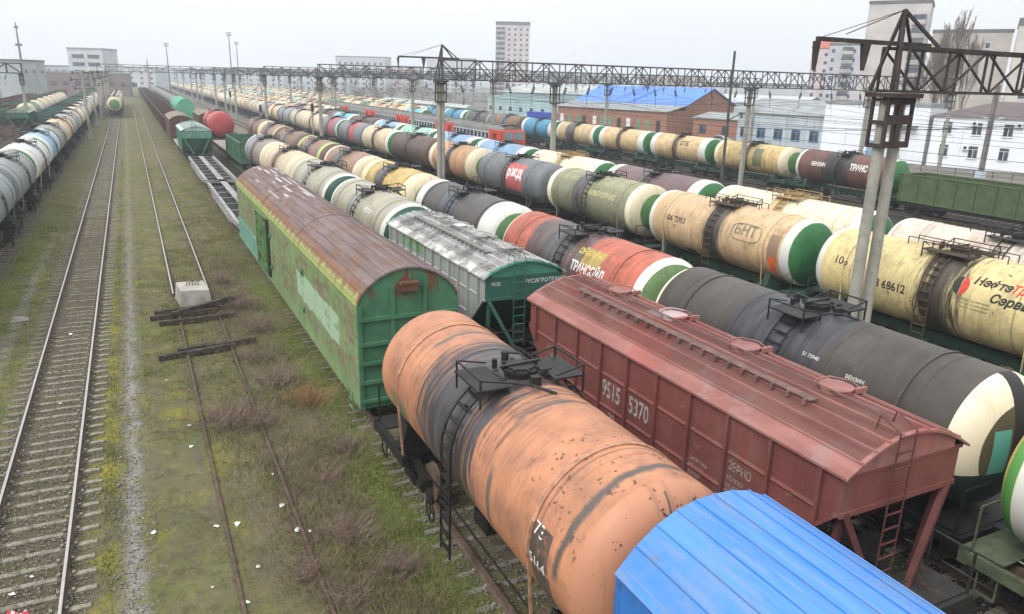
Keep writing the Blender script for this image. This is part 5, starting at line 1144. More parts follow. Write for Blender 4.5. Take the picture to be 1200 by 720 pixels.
def window_meshes(w_, h_, typ):
    b = MB(); b.box(-w_/2,w_/2,-.05,0,-h_/2,h_/2); b.box(-w_/2-.08,w_/2+.08,-.14,0.0,-h_/2-.08,-h_/2-.002); f = b.mesh('window'); b = MB()
    if typ == 'cross':
        for (u0,u1,v0,v1) in ((-w_/2+.07,-.04,-h_/2+.08,h_*.2),(.04,w_/2-.07,-h_/2+.08,h_*.2),(-w_/2+.07,w_/2-.07,h_*.2+.07,h_/2-.07)): b.box(u0,u1,-.058,-.051,v0,v1)
    else: b.box(-w_/2+.08,w_/2-.08,-.058,-.051,-h_/2+.08,h_/2-.08)
    return f, b.mesh('pane')
def building(name, lab, A, rz, Wd, Dp, Ht, wall, roofm, faces, cat='building', roof='flat', rise=1.5, base=None, parapet=.4, extra=None, group=None, off=.3):
    """A: front left corner (seen from the tracks), local +x along the front, +y away; faces: {'f':(cols,rows,w,h,z0,dz,x0,x1,frame,type)}"""
    t = thing(name, lab, cat, (A[0], A[1], 0), rz, group)
    b = MB(); b.box(0,Wd,0,Dp,-1.5,Ht); obj('wall', b.mesh('wall'), wall, t)
    b = MB()
    if roof == 'flat':
        b.box(-.15,Wd+.15,-.15,Dp+.15,Ht+.002,Ht+.25)
        for (x0,x1,y0,y1) in ((-.15,Wd+.15,-.15,.1),(-.15,Wd+.15,Dp-.1,Dp+.15),(-.15,.1,.1,Dp-.1),(Wd-.1,Wd+.15,.1,Dp-.1)): b.box(x0,x1,y0,y1,Ht+.251,Ht+parapet+.25)
    elif roof == 'gable':      # ridge along local x
        b.add([(-off,-off,Ht-.1),(Wd+off,-off,Ht-.1),(Wd+off,Dp/2,Ht+rise),(-off,Dp/2,Ht+rise),(-off,Dp+off,Ht-.1),(Wd+off,Dp+off,Ht-.1),
               (-off,-off,Ht),(Wd+off,-off,Ht),(Wd+off,Dp/2,Ht+rise+.12),(-off,Dp/2,Ht+rise+.12),(-off,Dp+off,Ht),(Wd+off,Dp+off,Ht)],
              [(0,1,2,3),(3,2,5,4),(6,9,8,7),(9,10,11,8),(0,6,7,1),(4,5,11,10),(0,3,9,6),(3,4,10,9),(1,7,8,2),(2,8,11,5)])
        g = MB(); 
        for x0 in (0.002, Wd-.302): g.add([(x0,0,Ht+.001),(x0,Dp,Ht+.001),(x0,Dp/2,Ht+rise-.02),(x0+.3,0,Ht+.001),(x0+.3,Dp,Ht+.001),(x0+.3,Dp/2,Ht+rise-.02)], [(0,1,2),(3,5,4),(0,3,4,1),(1,4,5,2),(2,5,3,0)])
        obj('gable', g.mesh('gable'), wall, t)
    elif roof == 'hip':
        q = Dp/2; b.add([(-off,-off,Ht),(Wd+off,-off,Ht),(Wd+off,Dp+off,Ht),(-off,Dp+off,Ht),(q,Dp/2,Ht+rise),(Wd-q,Dp/2,Ht+rise)], [(0,1,5,4),(1,2,5),(2,3,4,5),(3,0,4),(3,2,1,0)])
    obj('roof', b.mesh('roof'), roofm, t)
    cnt = 0
    for face, sp in faces.items():
        (nc, nr, w_, h_, z0, dz, x0, x1, fm, typ) = sp; fme, pme = window_meshes(w_, h_, typ)
        for j in range(nr):
            for i in range(nc):
                if cnt >= 98: break
                u = x0 + (x1-x0)*(i/(nc-1) if nc > 1 else .5); z = z0 + j*dz
                loc, rot = ((u, -.004, z), 0) if face == 'f' else (((-.004, u, z), -math.pi/2) if face == 'l' else ((Wd+.004, u, z), math.pi/2))
                wd = obj('window', fme, fm, t, loc, (0,0,rot)); obj('pane', pme, PANE, wd); cnt += 1
    if extra: extra(t)
    return t
WW = bmat('white_painted_brick', (.74,.76,.80), .9, var=.05, dirt=.12); TANB = bmat('beige_panel_wall', (.40,.37,.33), 2.8, dirt=.15); GREYB = bmat('pale_grey_wall', (.44,.45,.47), 3.0, dirt=.2)
BRK = bmat('red_brick', (.30,.125,.075), 'brick', dirt=.35); ROOFG = plain('grey_sheet_roof', (.27,.29,.29), .15, .4, .7, grime=.3); ROOFBL = plain('bright_blue_roof_sheet', (.09,.22,.66), .08, .4, .55, grime=.1)
ROOFPB = plain('brown_purple_roof', (.12,.095,.095), .15, .5, .8); TEALW = bmat('pale_turquoise_wall', (.42,.47,.50), None, dirt=.5); ROOFFLAT = plain('bitumen_roof', (.12,.12,.115), .2, .5, .9)
FB = math.atan2(-(73.0-55.6), (103.8-97.6)) # facade heading of the white building
def white_extra(t):
    for i, (x, z) in enumerate(((5.2, 5.9), (4.6, 2.55), (10.6, 5.9))):
        b = MB(); b.box(x,x+.8,-.35,-.06,z,z+.6); u = obj('air_conditioner', b.mesh('air_conditioner'), WHITEP, t); b = MB(); b.cyl((x+.38,-.36,z+.3),(x+.38,-.352,z+.3),.22,14); obj('fan_grille', b.mesh('fan_grille'), IRON2, u)
    b = MB(); b.cyl((.12,-.1,0),(.12,-.1,7.0),.07,8); obj('drainpipe', b.mesh('drainpipe'), IRON2, t)
building('office_building', 'white two storey office with brown roof and small dark windows at right', (104.0, 73.6), FB, 42, 13, 7.0, WW, ROOFPB, {'f': (11, 2, 1.25, 1.75, 2.3, 3.2, 2.2, 40, FRW, 'cross')}, roof='hip', rise=2.2, extra=white_extra)
def door_extra(t):
    b = MB(); b.box(7.2,9.9,-.12,-.004,.0,3.0); obj('door', b.mesh('door'), plain('blue_grey_gate', (.20,.30,.42), .1), t)
    b = MB(); b.box(8,14,-1.3,-.003,5.35,5.5); obj('canopy', b.mesh('canopy'), ROOFG, t)
    b = MB()
    for s in (0,.6): b.bar((11.2+s*1.0,-1.1,5.4),(12.0+s,-1.5,0),.07)
    for i in range(16): f = i/16; b.bar((11.2+.8*f,-1.1-.4*f,5.4-5.4*f),(11.8+.8*f,-1.1-.4*f,5.4-5.4*f),.04)
    obj('ladder', b.mesh('ladder'), IRON2, t)
building('garage_building', 'white brick building with blue gate and steel ladder beside the office', (98.9, 88.5), FB, 15.3, 10, 8.2, WW, ROOFG, {}, extra=door_extra, parapet=.2)
t = thing('lattice_radio_pole', 'small roof chimney vent', 'vent', (104, 80, 8.4)) if False else None
building('workshop', 'pale turquoise low workshop with wooden gable and grey roof beside the brick building', (99.0, 108.0), math.atan2(-19, 6.5), 26, 16, 6.0, TEALW, ROOFG, {'f': (8, 1, 1.6, 1.8, 2.6, 3, 1.5, 24, plain('blue_window_frame', (.10,.25,.42), .1), 'cross')}, roof='gable', rise=2.3)
def cyl_ext(t):
    b = MB(); b.prism([(0,0),(8,0),(4,2.3)], -.35, -.02); o = obj('wooden_gable', b.mesh('wooden_gable'), plain('ochre_boards', (.30,.23,.13), .2, 1), t, (6, -.25, 5.9))
BA = math.atan2(-(164-131), (99.6-106.3)); BL_ = 33.7
def brick_extra(t):
    b = MB(); n_ = 0
    b.add([(-.4,-6.4,4.9),(BL_+.4,-6.4,4.9),(BL_+.4,.0,6.2),(-.4,.0,6.2),(-.4,-6.4,5.0),(BL_+.4,-6.4,5.0),(BL_+.4,.0,6.3),(-.4,.0,6.3)], [(0,1,2,3),(4,7,6,5),(0,4,5,1),(1,5,6,2),(3,7,4,0)]); obj('lean_to_roof', b.mesh('lean_to_roof'), ROOFG, t)
    b = MB(); b.box(0,BL_,-6,-.003,-1.5,5.0); b.box(BL_-.3,BL_-.001,-6,-.002,4.9,5.2); obj('lean_to_wall', b.mesh('lean_to_wall'), BRK, t)
    GR = plain('dull_green_shutter', (.13,.25,.17), .2)
    for i, x in enumerate((1.6,4.2,7.,9.2,12.6,15.0,17.4,20.2,23.0,26.,28.8,31.5)):
        m = [FRW, GR, GR, IRON2][i % 4]; hgt = 3.1 if i % 4 in (1, 3) else 1.8
        b = MB(); b.box(x-.55,x+.55,-6.06,-6.003,(.0 if hgt > 2 else 1.4),(0 if hgt > 2 else 1.4)+hgt); obj('door' if hgt > 2 else 'window', b.mesh('opening'), m, t)
    b = MB(); b.add([(18.0,-.4,6.35),(18.6,-.4,6.35),(25.2,7.9,9.75),(24.6,7.9,9.75)], [(0,1,2,3)]); 
    for i in range(4): pass
    obj('roof_ladder', (lambda q: (q.bar((17.5,-.3,6.45),(20.5,8.2,9.9),.28,.08), q.mesh('roof_ladder'))[1])(MB()), ROOFBL, t)
def bg_windows(t): brick_extra(t)
t = building('brick_warehouse', 'long red brick warehouse with bright blue roof and grey lean-to', (98.5, 164.5), math.atan2(131.5-164.5, 7.5), BL_, 17.0, 6.2, BRK, ROOFBL, {}, roof='gable', rise=3.6, extra=bg_windows, off=.5)
building('brick_annex', 'small red brick annex with sloping grey roof at the warehouse end', (104.0, 126.5), math.atan2(131.5-164.5, 7.5), 11, 11, 4.1, BRK, ROOFG, {'f': (2, 1, 1.6, 1.6, 2.0, 3, 2.5, 8, IRON2, 'plain')}, roof='gable', rise=1.0)
HIB = bmat('pale_pinkish_tower_wall', (.50,.44,.44), 2.9, dirt=.1)
def balc(x0s, y, n_, z0, dz, w_=3.2):
    def f(t):
        for x in x0s:
            for j in range(n_):
                b = MB(); b.box(x,x+w_,y-.9,y-.004,z0+j*dz,z0+j*dz+1.1); bb = obj('balcony', b.mesh('balcony'), BALC, t); b = MB(); b.box(x+.1,x+w_-.1,y-.7,y-.006,z0+j*dz+1.102,z0+j*dz+2.3); obj('glazing', b.mesh('glazing'), PANE, bb)
    return f
building('apartment_tower', 'lone pale fifteen storey apartment tower on the skyline', (198.0, 426.3), math.atan2(-9.5, 18.3), 20, 18, 42, HIB, ROOFFLAT, {'f': (4, 14, 1.5, 1.5, 2.5, 2.85, 8, 18.5, FRW, 'plain')}, extra=balc((.3,), 0, 14, 1.2, 2.85, 5), parapet=1.6)
building('apartment_block', 'tall pale apartment block directly behind the nearest gantry', (165.8, 139.3), R_(-56), 13.6, 13, 30.6, bmat('pale_block_wall', (.47,.44,.42), 3.0, dirt=.08), ROOFFLAT, {'f': (1, 9, 1.4, 1.6, 2.6, 3.05, 8.3, 8.3, FRW, 'plain'), 'r': (4, 9, 1.5, 1.6, 2.6, 3.05, 2, 12, FRW, 'plain')}, parapet=.5, extra=balc((10.0,), 0, 9, 1.3, 3.05, 3.0))
building('apartment_block', 'hazier apartment block with balconies left of the tall pale one', (212.4, 191.9), R_(-54), 12, 10, 24.5, bmat('hazy_block_wall', (.42,.42,.45), 2.9, dirt=.1), ROOFFLAT, {'f': (4, 8, 1.3, 1.5, 2.4, 2.9, 1.4, 11, FRW, 'plain')}, extra=balc((4.2,), 0, 8, 1.3, 2.9, 3.4))
building('apartment_block', 'far apartment block with red gable top, leftmost of the housing group', (231.5, 217.2), R_(-54), 8, 12, 25, bmat('pinkish_block', (.5,.42,.41), 2.9, dirt=.1), plain('red_tile_roof', (.35,.09,.06), .1), {'f': (2, 8, 1.4, 1.5, 2.4, 2.9, 1.8, 5.2, FRW, 'plain')}, roof='gable', rise=2.5)
building('panel_building', 'blank beige panel building behind the bare poplars', (166.6, 121.5), R_(-56), 15.6, 12, 23.3, TANB, ROOFFLAT, {'f': (1, 1, 1.1, 1.4, 20.5, 3, 11.2, 11.2, FRW, 'plain')}, parapet=.4)
building('apartment_block', 'bluish block with balconies behind the beige panel building', (186.0, 110.0), R_(-58), 7, 12, 22, bmat('bluish_block', (.35,.38,.43), 2.9, dirt=.1), ROOFFLAT, {'f': (3, 7, 1.2, 1.5, 2.4, 2.9, 1.2, 5.8, FRW, 'plain')})
building('stair_tower', 'pale tower building cut off by the right edge', (173.9, 106.8), R_(-58), 14, 12, 24.5, bmat('cream_tower_wall', (.50,.47,.42), 2.9, dirt=.1), ROOFFLAT, {'f': (3, 3, 1.4, 1.5, 4, 6, 3, 12, FRW, 'plain')}, parapet=1.3)
building('warehouse', 'long grey roofed warehouse left of the blue roof', (103.0, 216.0), math.atan2(-28, 17), 34, 26, 7.2, bmat('turquoise_grey_wall', (.30,.38,.40), 4, dirt=.3), plain('pale_grey_roof', (.36,.38,.37), .1, .3), {'f': (9, 1, 1.6, 1.4, 3.5, 3, 2, 32, FRW, 'plain')}, roof='gable', rise=2.2)
building('warehouse', 'turquoise fronted warehouse with teal roof behind the electric train cab', (98.0, 216.0), math.atan2(-38, 5), 36, 5, 5.3, bmat('turquoise_front', (.34,.48,.50), 3, dirt=.25), plain('teal_roof', (.28,.42,.42), .1, .3), {'f': (7, 1, 1.8, 1.5, 2.6, 3, 2, 34, FRW, 'plain')}, parapet=.1)
building('warehouse', 'low grey warehouse behind the brick warehouse', (128.0, 190.0), math.atan2(-40, 22), 52, 24, 6.4, GREYB, plain('hazy_pale_roof', (.42,.44,.46), .08, .3), {}, roof='gable', rise=1.8)
BLC = plain('deep_blue_container_paint', (.03,.07,.40), .15, 1)
for k, (x, y, l) in enumerate(((92.0,178.0,9),(94.0,166.5,6))):
    b = MB(); b.box(0,l,0,2.5,0,3.0); [b.box(i*.3,i*.3+.14,-.05,-.001,.2,2.8) for i in range(int(l/.3))]; c_ = thing('container', f'deep blue container standing left of the brick warehouse, {["farther","nearer"][k]} one', 'container', (x,y,0), math.atan2(-33,7)); obj('box', b.mesh('box'), BLC, c_)
    b = MB(); b.box(.0,.06,.1,1.2,.1,2.9); obj('door', b.mesh('door'), BLC, c_, (l,0,0))
for k, (x, y) in enumerate(((76.5,190),(76.5,214),(76.5,238))):
    t = thing('passenger_coach', f'old green and grey passenger coach beyond the tank rows, {ORD[k]} of three', 'coach', (x,y,0)); b = MB(); b.prism([(-1.5,1.2),(1.5,1.2),(1.5,3.6),(-1.5,3.6)],-11.5,11.5); obj('body', b.mesh('body'), plain('coach_green', (.17,.28,.25), .1), t)
    b = MB(); b.prism(arch(3.1,3.6,4.3,8),-11.5,11.5); obj('roof', b.mesh('roof'), plain('coach_roof', (.42,.43,.42), .1), t)
    for i in range(9): b = MB(); b.box(-1.53,-1.501,-10+i*2.4,-8.7+i*2.4,2.3,3.2); obj('window', b.mesh('window'), PANE, t)
    running(t, 12, 0)
building('office_building', 'five storey pale office block above the left yard', (-23.2, 420.0), math.atan2(-8.4, 17.2), 16, 14, 19.5, bmat('pale_office', (.46,.48,.50), 3.4, dirt=.08), plain('office_roof_band', (.22,.25,.29), .1), {'f': (2, 5, 5.5, 1.6, 2.6, 3.5, 4.6, 11.8, PANE, 'plain'), 'l': (3, 5, 1.4, 1.4, 2.6, 3.5, 3, 13, PANE, 'plain')}, parapet=.6)
building('grain_building', 'blank grey industrial block at the far left', (-37.5, 306.0), math.atan2(-3.4, 7.2), 8.0, 13, 12.6, bmat('grey_silo_wall', (.34,.37,.37), 4, dirt=.25), ROOFFLAT, {'r': (3, 1, 1.2, 1.0, 9.5, 3, 2, 11, PANE, 'plain')})
building('long_shed', 'long low reddish shed behind the left gondolas', (-33.0, 372.0), math.atan2(-2, 28), 34, 14, 9.2, bmat('faded_red_shed', (.20,.145,.135), 3, dirt=.3), ROOFG, {'f': (9, 1, 2, 1.6, 5, 3, 2, 36, PANE, 'plain')})
rs = random.Random(11)
for k, (px, dep, w_, hh, dx) in enumerate((( -60,520,40,12,0),(-30,640,60,13,0),(20,700,70,12,0),(75,700,50,15,0),(95,520,40,12,0),(135,560,36,24,0),(160,600,50,19,0),(225,620,40,27,0),(260,560,60,17,0),(330,600,60,18,0),(300,420,40,16,0),(270,330,60,12,0),(240,280,46,11,0),(-90,480,50,12,0))):
    rz = rs.uniform(-.9,-.3); m = rs.choice([GREYB, bmat(f'far_wall_{k}', rs.choice([(.38,.37,.36),(.42,.36,.33),(.34,.38,.44)]), 3.5)])
    building('distant_building', f'hazy distant building on the skyline, {ordn(k+1)} of the scattered skyline blocks', (px, dep), rz, w_, 16, hh, m, ROOFFLAT, {'f': (8, max(1,int(hh/4)), 2, 1.5, 2.8, 3.4, 3, w_-3, PANE, 'plain')}, group='hazy skyline blocks')
# platform wall along the yard edge before the buildings
t = thing('boundary_wall', 'low dirty concrete wall with fence running before the right hand buildings', 'wall', (84.0, 48.0, 0), math.atan2(-1, .12)); b = MB(); b.box(-150,30,0,.25,-.5,1.3); obj('wall', b.mesh('wall'), bmat('dirty_yard_wall', (.26,.235,.21), 2.4, dirt=.5), t); b = MB()
for i in range(90): b.bar((-149+i*2,.12,1.3),(-149+i*2,.12,2.1),.06)
for z in (1.6,2.05): b.bar((-150,.12,z),(30,.12,z),.03)
obj('fence_rail', b.mesh('fence_rail'), IRON2, t)
# parked cars near the brick annex
def car(x, y, rz, col, lab):
    t = thing('parked_car', lab, 'car', (x, y, 0), rz); b = MB(); slab_x(b, [(-2.1,.35),(-2.1,.75),(-1.9,.9),(-1.1,.98),(-.5,1.42),(.9,1.45),(1.6,1.0),(2.1,.92),(2.15,.35)], -.85, .85); obj('body', b.mesh('body'), col, t)
    b = MB(); slab_x(b, [(-1.0,1.0),(-.48,1.38),(.86,1.4),(1.45,1.02)], -.86, .86); obj('window', b.mesh('window'), GLASSD, t)
    for s in (-1,1):
        for q in (-1.35,1.35): b = MB(); b.cyl((s*.7,q,.32),(s*.88,q,.32),.32,14); obj('wheel', b.mesh('wheel'), IRON, t)
car(99.5, 112.5, .3, plain('silver_car_paint', (.36,.38,.42), .05, 1, .35, .5), 'silver car parked before the brick annex'); car(101.5, 108.5, .2, plain('blue_grey_car_paint', (.14,.2,.27), .05, 1, .35, .5), 'blue grey car parked beside the silver one')

# ---------------------------------------------------------------- trees
def bare_tree(seed, h, spread, up=.6, depth=5, trunk_r=.16, n0=4, columnar=False):
    r = random.Random(seed); tb = MB(); cb = MB()
    def grow(p, d, l, rad, lev):
        q = p + d*l
        (tb if lev < 2 else cb).cyl(p, q, max(rad,.022), 5 if lev < 2 else 3, 0, max(rad*.62,.015), cap=False)
        if lev >= depth: return
        n = 3 if lev else n0
        for i in range(n):
            a = Vector((r.gauss(0,1), r.gauss(0,1), r.gauss(0,.6))).normalized(); s = spread*(.5 if columnar else 1)
            nd = (d*(1.0 if i else 1.3) + a*s + Vector((0,0,up))*.5).normalized()
            grow(p.lerp(q, r.uniform(.55,1.0) if i else 1.0), nd, l*r.uniform(.55,.8), rad*.55, lev+1)
    p = Vector((0,0,-.2)); d = Vector((r.uniform(-.05,.05), r.uniform(-.05,.05), 1)).normalized()
    seg = h*.16
    for i in range(4 if columnar else 2):
        q = p + d*seg; tb.cyl(p, q, trunk_r*(1-.16*i), 7, 0, trunk_r*(1-.16*(i+1)), cap=False)
        if i:
            for k in range(3): a = Vector((r.gauss(0,1), r.gauss(0,1), .9 if columnar else .3)).normalized(); grow(q, (a*spread+Vector((0,0,up))).normalized(), h*(.2 if columnar else .22), trunk_r*.4, 2)
        p = q
    grow(p, d, h*.2, trunk_r*.5, 1)
    return tb.mesh('trunk'), cb.mesh('crown')
BARK = plain('grey_brown_bark', (.11,.095,.08), .25, 1); TWIG = plain('brown_grey_twigs', (.15,.115,.085), .25, 1, .9)
TM = [bare_tree(s, 9, .95, .25, 5, .17) for s in (1, 2, 3)]; PM = [bare_tree(s, 17, .45, 1.1, 6, .2, columnar=True) for s in (11, 12)]
for k, (x, y, s, m) in enumerate(((147.0,104.5,1.0,0),(150.5,103.4,1.28,1),(144.0,106.5,.95,1),(152.5,102.0,1.05,0),(149.0,105.5,1.15,1),(146.0,103.5,1.05,1),(151.5,105,1.2,0),(148.3,102.8,.95,0))):
    t = thing('poplar_tree', ['bare poplar left of the tallest one','tallest bare poplar, its tip above the beige building','leftmost bare poplar behind the white office','rightmost bare poplar behind the white office'][k] if k < 4 else 'bare poplar in the dense clump behind the white office', 'tree', (x,y,0), k*1.3, 'bare poplars behind the white office'); t.scale = (s,)*3
    obj('trunk', PM[m][0], BARK, t); obj('crown', PM[m][1], TWIG, t)
rt = random.Random(21); k = 0
for i in range(34):
    x = rt.uniform(58, 128); y = rt.uniform(250, 345); s = rt.uniform(.8, 1.25)
    t = thing('bare_tree', f'leafless tree in the hazy belt beyond the tank rows, {ordn(i+1)} counted outward', 'tree', (x,y,0), rt.uniform(0,6), 'leafless trees in the hazy belt'); t.scale = (s,)*3; m = TM[i%3]
    obj('trunk', m[0], BARK, t); obj('crown', m[1], TWIG, t)
for i, (x, y, s) in enumerate(((126,158,.9),(133,150,1.0),(122,142,.8),(140,130,1.0),(150,150,1.1),(86,205,.8),(90,226,.9))):
    t = thing('bare_tree', f'leafless tree behind the brick warehouse and sheds, {ordn(i+1)} of seven', 'tree', (x,y,0), i, 'leafless trees behind the warehouses'); t.scale = (s,)*3; obj('trunk', TM[i%3][0], BARK, t); obj('crown', TM[i%3][1], TWIG, t)

# ---------------------------------------------------------------- near ground: block, ties, litter, plants
b = MB(); b.add([(-.68,-.9,-.1),(.68,-.95,-.1),(.72,.95,-.1),(-.7,.9,-.1),(-.62,-.8,.72),(.6,-.86,.66),(.62,.86,.70),(-.6,.82,.75)], [(0,3,2,1),(4,5,6,7),(0,1,5,4),(1,2,6,5),(2,3,7,6),(3,0,4,7)])
t = thing('concrete_block', 'weathered concrete block standing on the disused track', 'concrete block', (1.75, 37.1, 0), .08); obj('block', b.mesh('block'), CONC, t)
b = MB()
for i in range(5): x = -.25+i*.13; b.tube([(x,.1+.1*(i%2),.6),(x+.02,.12,.82+.05*(i%3)),(x+.1,.2,.86)],.02)
obj('rebar', b.mesh('rebar'), RUSTY, t)
def tie(loc, rot, lab, l=2.75):
    b = MB(); r = random.Random(int(loc[0]*100+loc[1]*10)); n_ = 6; vs = []
    for i in range(n_+1):
        x = -l/2+l*i/n_
        for (u, v) in ((-.12,-.09),(.12,-.09),(.11,.09),(-.11,.09)): vs.append((x, u+r.uniform(-.012,.012), v+r.uniform(-.012,.012)))
    fs = [(3,2,1,0), tuple(range(n_*4, n_*4+4))]
    for i in range(n_):
        for j in range(4): fs.append((i*4+j, i*4+(j+1)%4, i*4+4+(j+1)%4, i*4+4+j))
    b.add(vs, fs); o = obj('wooden_tie', b.mesh('wooden_tie'), OLDWOOD, None, loc, rot); return tag(o, lab, 'railway tie')
tie((1.4,35.3,.12),(0,0,.06),'dark old tie lying against the front of the concrete block'); tie((2.0,34.9,.33),(0,-.10,.32),'old tie resting crosswise on top of the tie pile'); tie((1.2,34.6,.12),(0,0,.12),'old tie lying at the left of the pile'); tie((2.6,35.5,.2),(0,-.06,.45),'old tie tilted up at the right end of the pile')
tie((1.7,33.7,.1),(0,0,.1),'old tie lying just in front of the pile', 3.1); tie((1.35,29.4,.1),(0,0,.14),'old tie across the rusty rails, nearer of the separate pair'); tie((2.1,29.85,.12),(0,0,.10),'old tie across the rusty rails, farther of the separate pair', 2.9)

def scatter_blades(name, N, region, dens, hmin, hmax, wid, mat, seed, lean=.5, nseg=1, kind='stuff', lab=None, cat=None):
    rg = np.random.RandomState(seed); x0, x1, y0, y1 = region
    x = rg.uniform(x0, x1, N*3); u = rg.uniform(0, 1, N*3); y = y0*(y1/y0)**u
    keep = rg.uniform(0,1,N*3) < dens(x, y); x = x[keep][:N]; y = y[keep][:N]; n = len(x)
    h = rg.uniform(hmin, hmax, n)*(.5+rg.uniform(0,1,n)); a = rg.uniform(0, 2*np.pi, n); lx = rg.normal(0, lean, n)*h; ly = rg.normal(0, lean, n)*h; ww = wid*rg.uniform(.6,1.4,n)
    dx, dy = np.cos(a)*ww, np.sin(a)*ww
    v = np.empty((n,3,3)); v[:,0] = np.stack([x-dx, y-dy, np.full(n,-.03)],1); v[:,1] = np.stack([x+dx, y+dy, np.full(n,-.03)],1); v[:,2] = np.stack([x+lx, y+ly, h],1)
    me = bpy.data.meshes.new(name); me.vertices.add(n*3); me.vertices.foreach_set('co', v.reshape(-1)); me.loops.add(n*3); me.loops.foreach_set('vertex_index', np.arange(n*3)); me.polygons.add(n); me.polygons.foreach_set('loop_start', np.arange(n)*3)
    me.update(); me.materials.append(None); o = obj(name, me, mat); o['kind'] = kind
    if lab: o['label'] = lab
    if cat: o['category'] = cat
    return o
def grass_mat(name, a, b_, c_):
    n = NT(name, .9, .1); o = n.W(); q = n.noise(o, 1.1, 4, .6); f = n.noise(o, 14, 3, .6, 3); c = n.mix(n.map(q, .4, .6), a, b_); c = n.mix(n.map(f, .5, .66), c, c_); return n.done(c)
GR1 = grass_mat('short_green_grass', (.09,.12,.025), (.16,.165,.035), (.19,.17,.09)); GR2 = grass_mat('straw_weeds', (.15,.115,.075), (.20,.165,.11), (.10,.075,.05))
def bumps(x, y, s, k): return .5+.5*np.sin(x*s+np.sin(y*s*.7+k)*1.7)*np.cos(y*s*.8+k*2+np.sin(x*s*.6))
def d1(x, y):
    m = np.clip((125-y)/60,0,1)*.12+np.clip((125-y)/60,0,1)*bumps(x, y, .9, 1.)**1.1*bumps(x, y, 2.3, 4.); m = np.where((x>-4.5)&(x<-1.6), m*.12, m); m = np.where((x>-1.35)&(x<-.55), m*.08, m); m = np.where((x<-6.6)&(x>-10.), m*.1, m); m = np.where(x>4.6, m*1.0, m); return np.clip(m*1.3, 0, 1)
scatter_blades('grass', 170000, (-7.5,5.6,9,130), d1, .018, .055, .012, GR1, 1, .6, lab='short moss and grass growing between the left tracks', cat='grass')
def d2(x, y):
    m = np.exp(-((x-3.4)/1.3)**2)*bumps(x, y, .55, 2.)**1.3; m += np.exp(-((x+5.9)/.8)**2)*.15; m = np.where((y<20)&(x>2.2)&(x<5.2), m+.25*bumps(x,y,1.3,5.), m); return np.clip(m*1.2, 0, 1)
scatter_blades('dry_weeds', 24000, (.2,5.4,10,60), d2, .08, .28, .008, GR2, 2, .5, lab='dry brown weeds growing thick beside the long green boxcar', cat='dry weeds')
def d3(x, y): return np.clip(bumps(x, y, .4, 3.)*1.2-.2, 0, 1)
scatter_blades('scrub', 30000, (-40,-10.2,45,190), d3, .3, 1.1, .05, GR2, 4, .5, lab='brown dry scrub covering the slope beyond the left tank row', cat='scrub')
TWR = plain('reddish_brown_twigs', (.20,.145,.115), .35, 2, .9); TWO = plain('orange_brown_twigs', (.28,.17,.09), .3, 2, .9)
def bush_mesh(seed, w_, h_, n_):
    r = random.Random(seed); b = MB()
    for i in range(n_):
        a = r.uniform(0, 6.28); rad = min(w_*1.5, abs(r.gauss(0,.42))*w_); p = Vector((rad*math.cos(a), rad*math.sin(a), -.03)); hh = h_*r.uniform(.35,1)*(1-.35*rad/w_)
        d = Vector((math.cos(a)*r.uniform(.0,.6)+r.gauss(0,.35), math.sin(a)*r.uniform(.0,.6)+r.gauss(0,.35), 1)); q = p+d*hh*.5; q2 = q+(d+Vector((r.gauss(0,.5), r.gauss(0,.5), 0)))*hh*.5
        b.cyl(p, q, .008, 3, 0, .006, cap=False); b.cyl(q, q2, .006, 3, 0, .002, cap=False)
        for k in range(4): s_ = p.lerp(q2, r.uniform(.3,.95)); e = s_+Vector((r.gauss(0,.14), r.gauss(0,.14), r.uniform(.0,.2))); b.cyl(s_, e, .004, 3, 0, .0015, cap=False)
    return b.mesh('dry_bush')
BU = [bush_mesh(s, 1.1, w_h, n_n) for s, w_h, n_n in ((1,.9,170),(2,.75,70),(3,1.05,110))]
bush_spots = [(1.75,22.6,1.25,0,'reddish dry bush sprawling over the left rusty rail'),(2.6,22.2,1.0,0,'reddish dry bush between the rusty rails, right of the biggest'),(3.6,25.2,1.15,0,'tall reddish bush on the right rusty rail beside the boxcar'),(4.3,23.2,.95,1,'orange brown bush close to the boxcar corner'),
 (3.3,28.0,1.1,0,'brown bush beside the boxcar near the pair of ties'),(3.9,31.5,1.1,0,'brown bush beside the boxcar door, beyond the pair of ties'),(3.5,35.2,1.1,0,'brown bush right of the tie pile'),(3.2,40.0,1.2,0,'brown bush right of the disused track beyond the concrete block'),
 (4.6,19.5,.8,0,'brown bush near the peach tank wheels'),(3.5,15.2,.8,0,'low grey brown bush near the bottom edge, right of rusty rails'),(3.0,13.0,.8,0,'low grey brown bush at the very bottom of the grass'),(2.3,14.2,.7,0,'low brown bush touching the left rusty rail near the bottom'),(4.2,13.6,.7,0,'low brown bush by the sleepers near the bottom edge'),(3.6,18.0,.75,0,'thin brown bush in mid grass left of the peach tank')]
for i, (x, y, s, m, lab) in enumerate(bush_spots):
    o = obj('dry_bush', BU[i%3], [TWR, TWO][m], None, (x,y,0), (0,0,i*1.1), (s,s,s)); tag(o, lab, 'bush', 'dry bushes on the disused track')
for i in range(16):
    rb = random.Random(i+40); o = obj('dry_bush', BU[i%3], TWR, None, (rb.uniform(-26,-12), rb.uniform(62,150), 0), (0,0,i), (3.2,3.2,3.4)); tag(o, f'large brown bush on the far left slope, {ordn(i+1)} of sixteen', 'bush', 'large brown bushes beyond the left tank row')
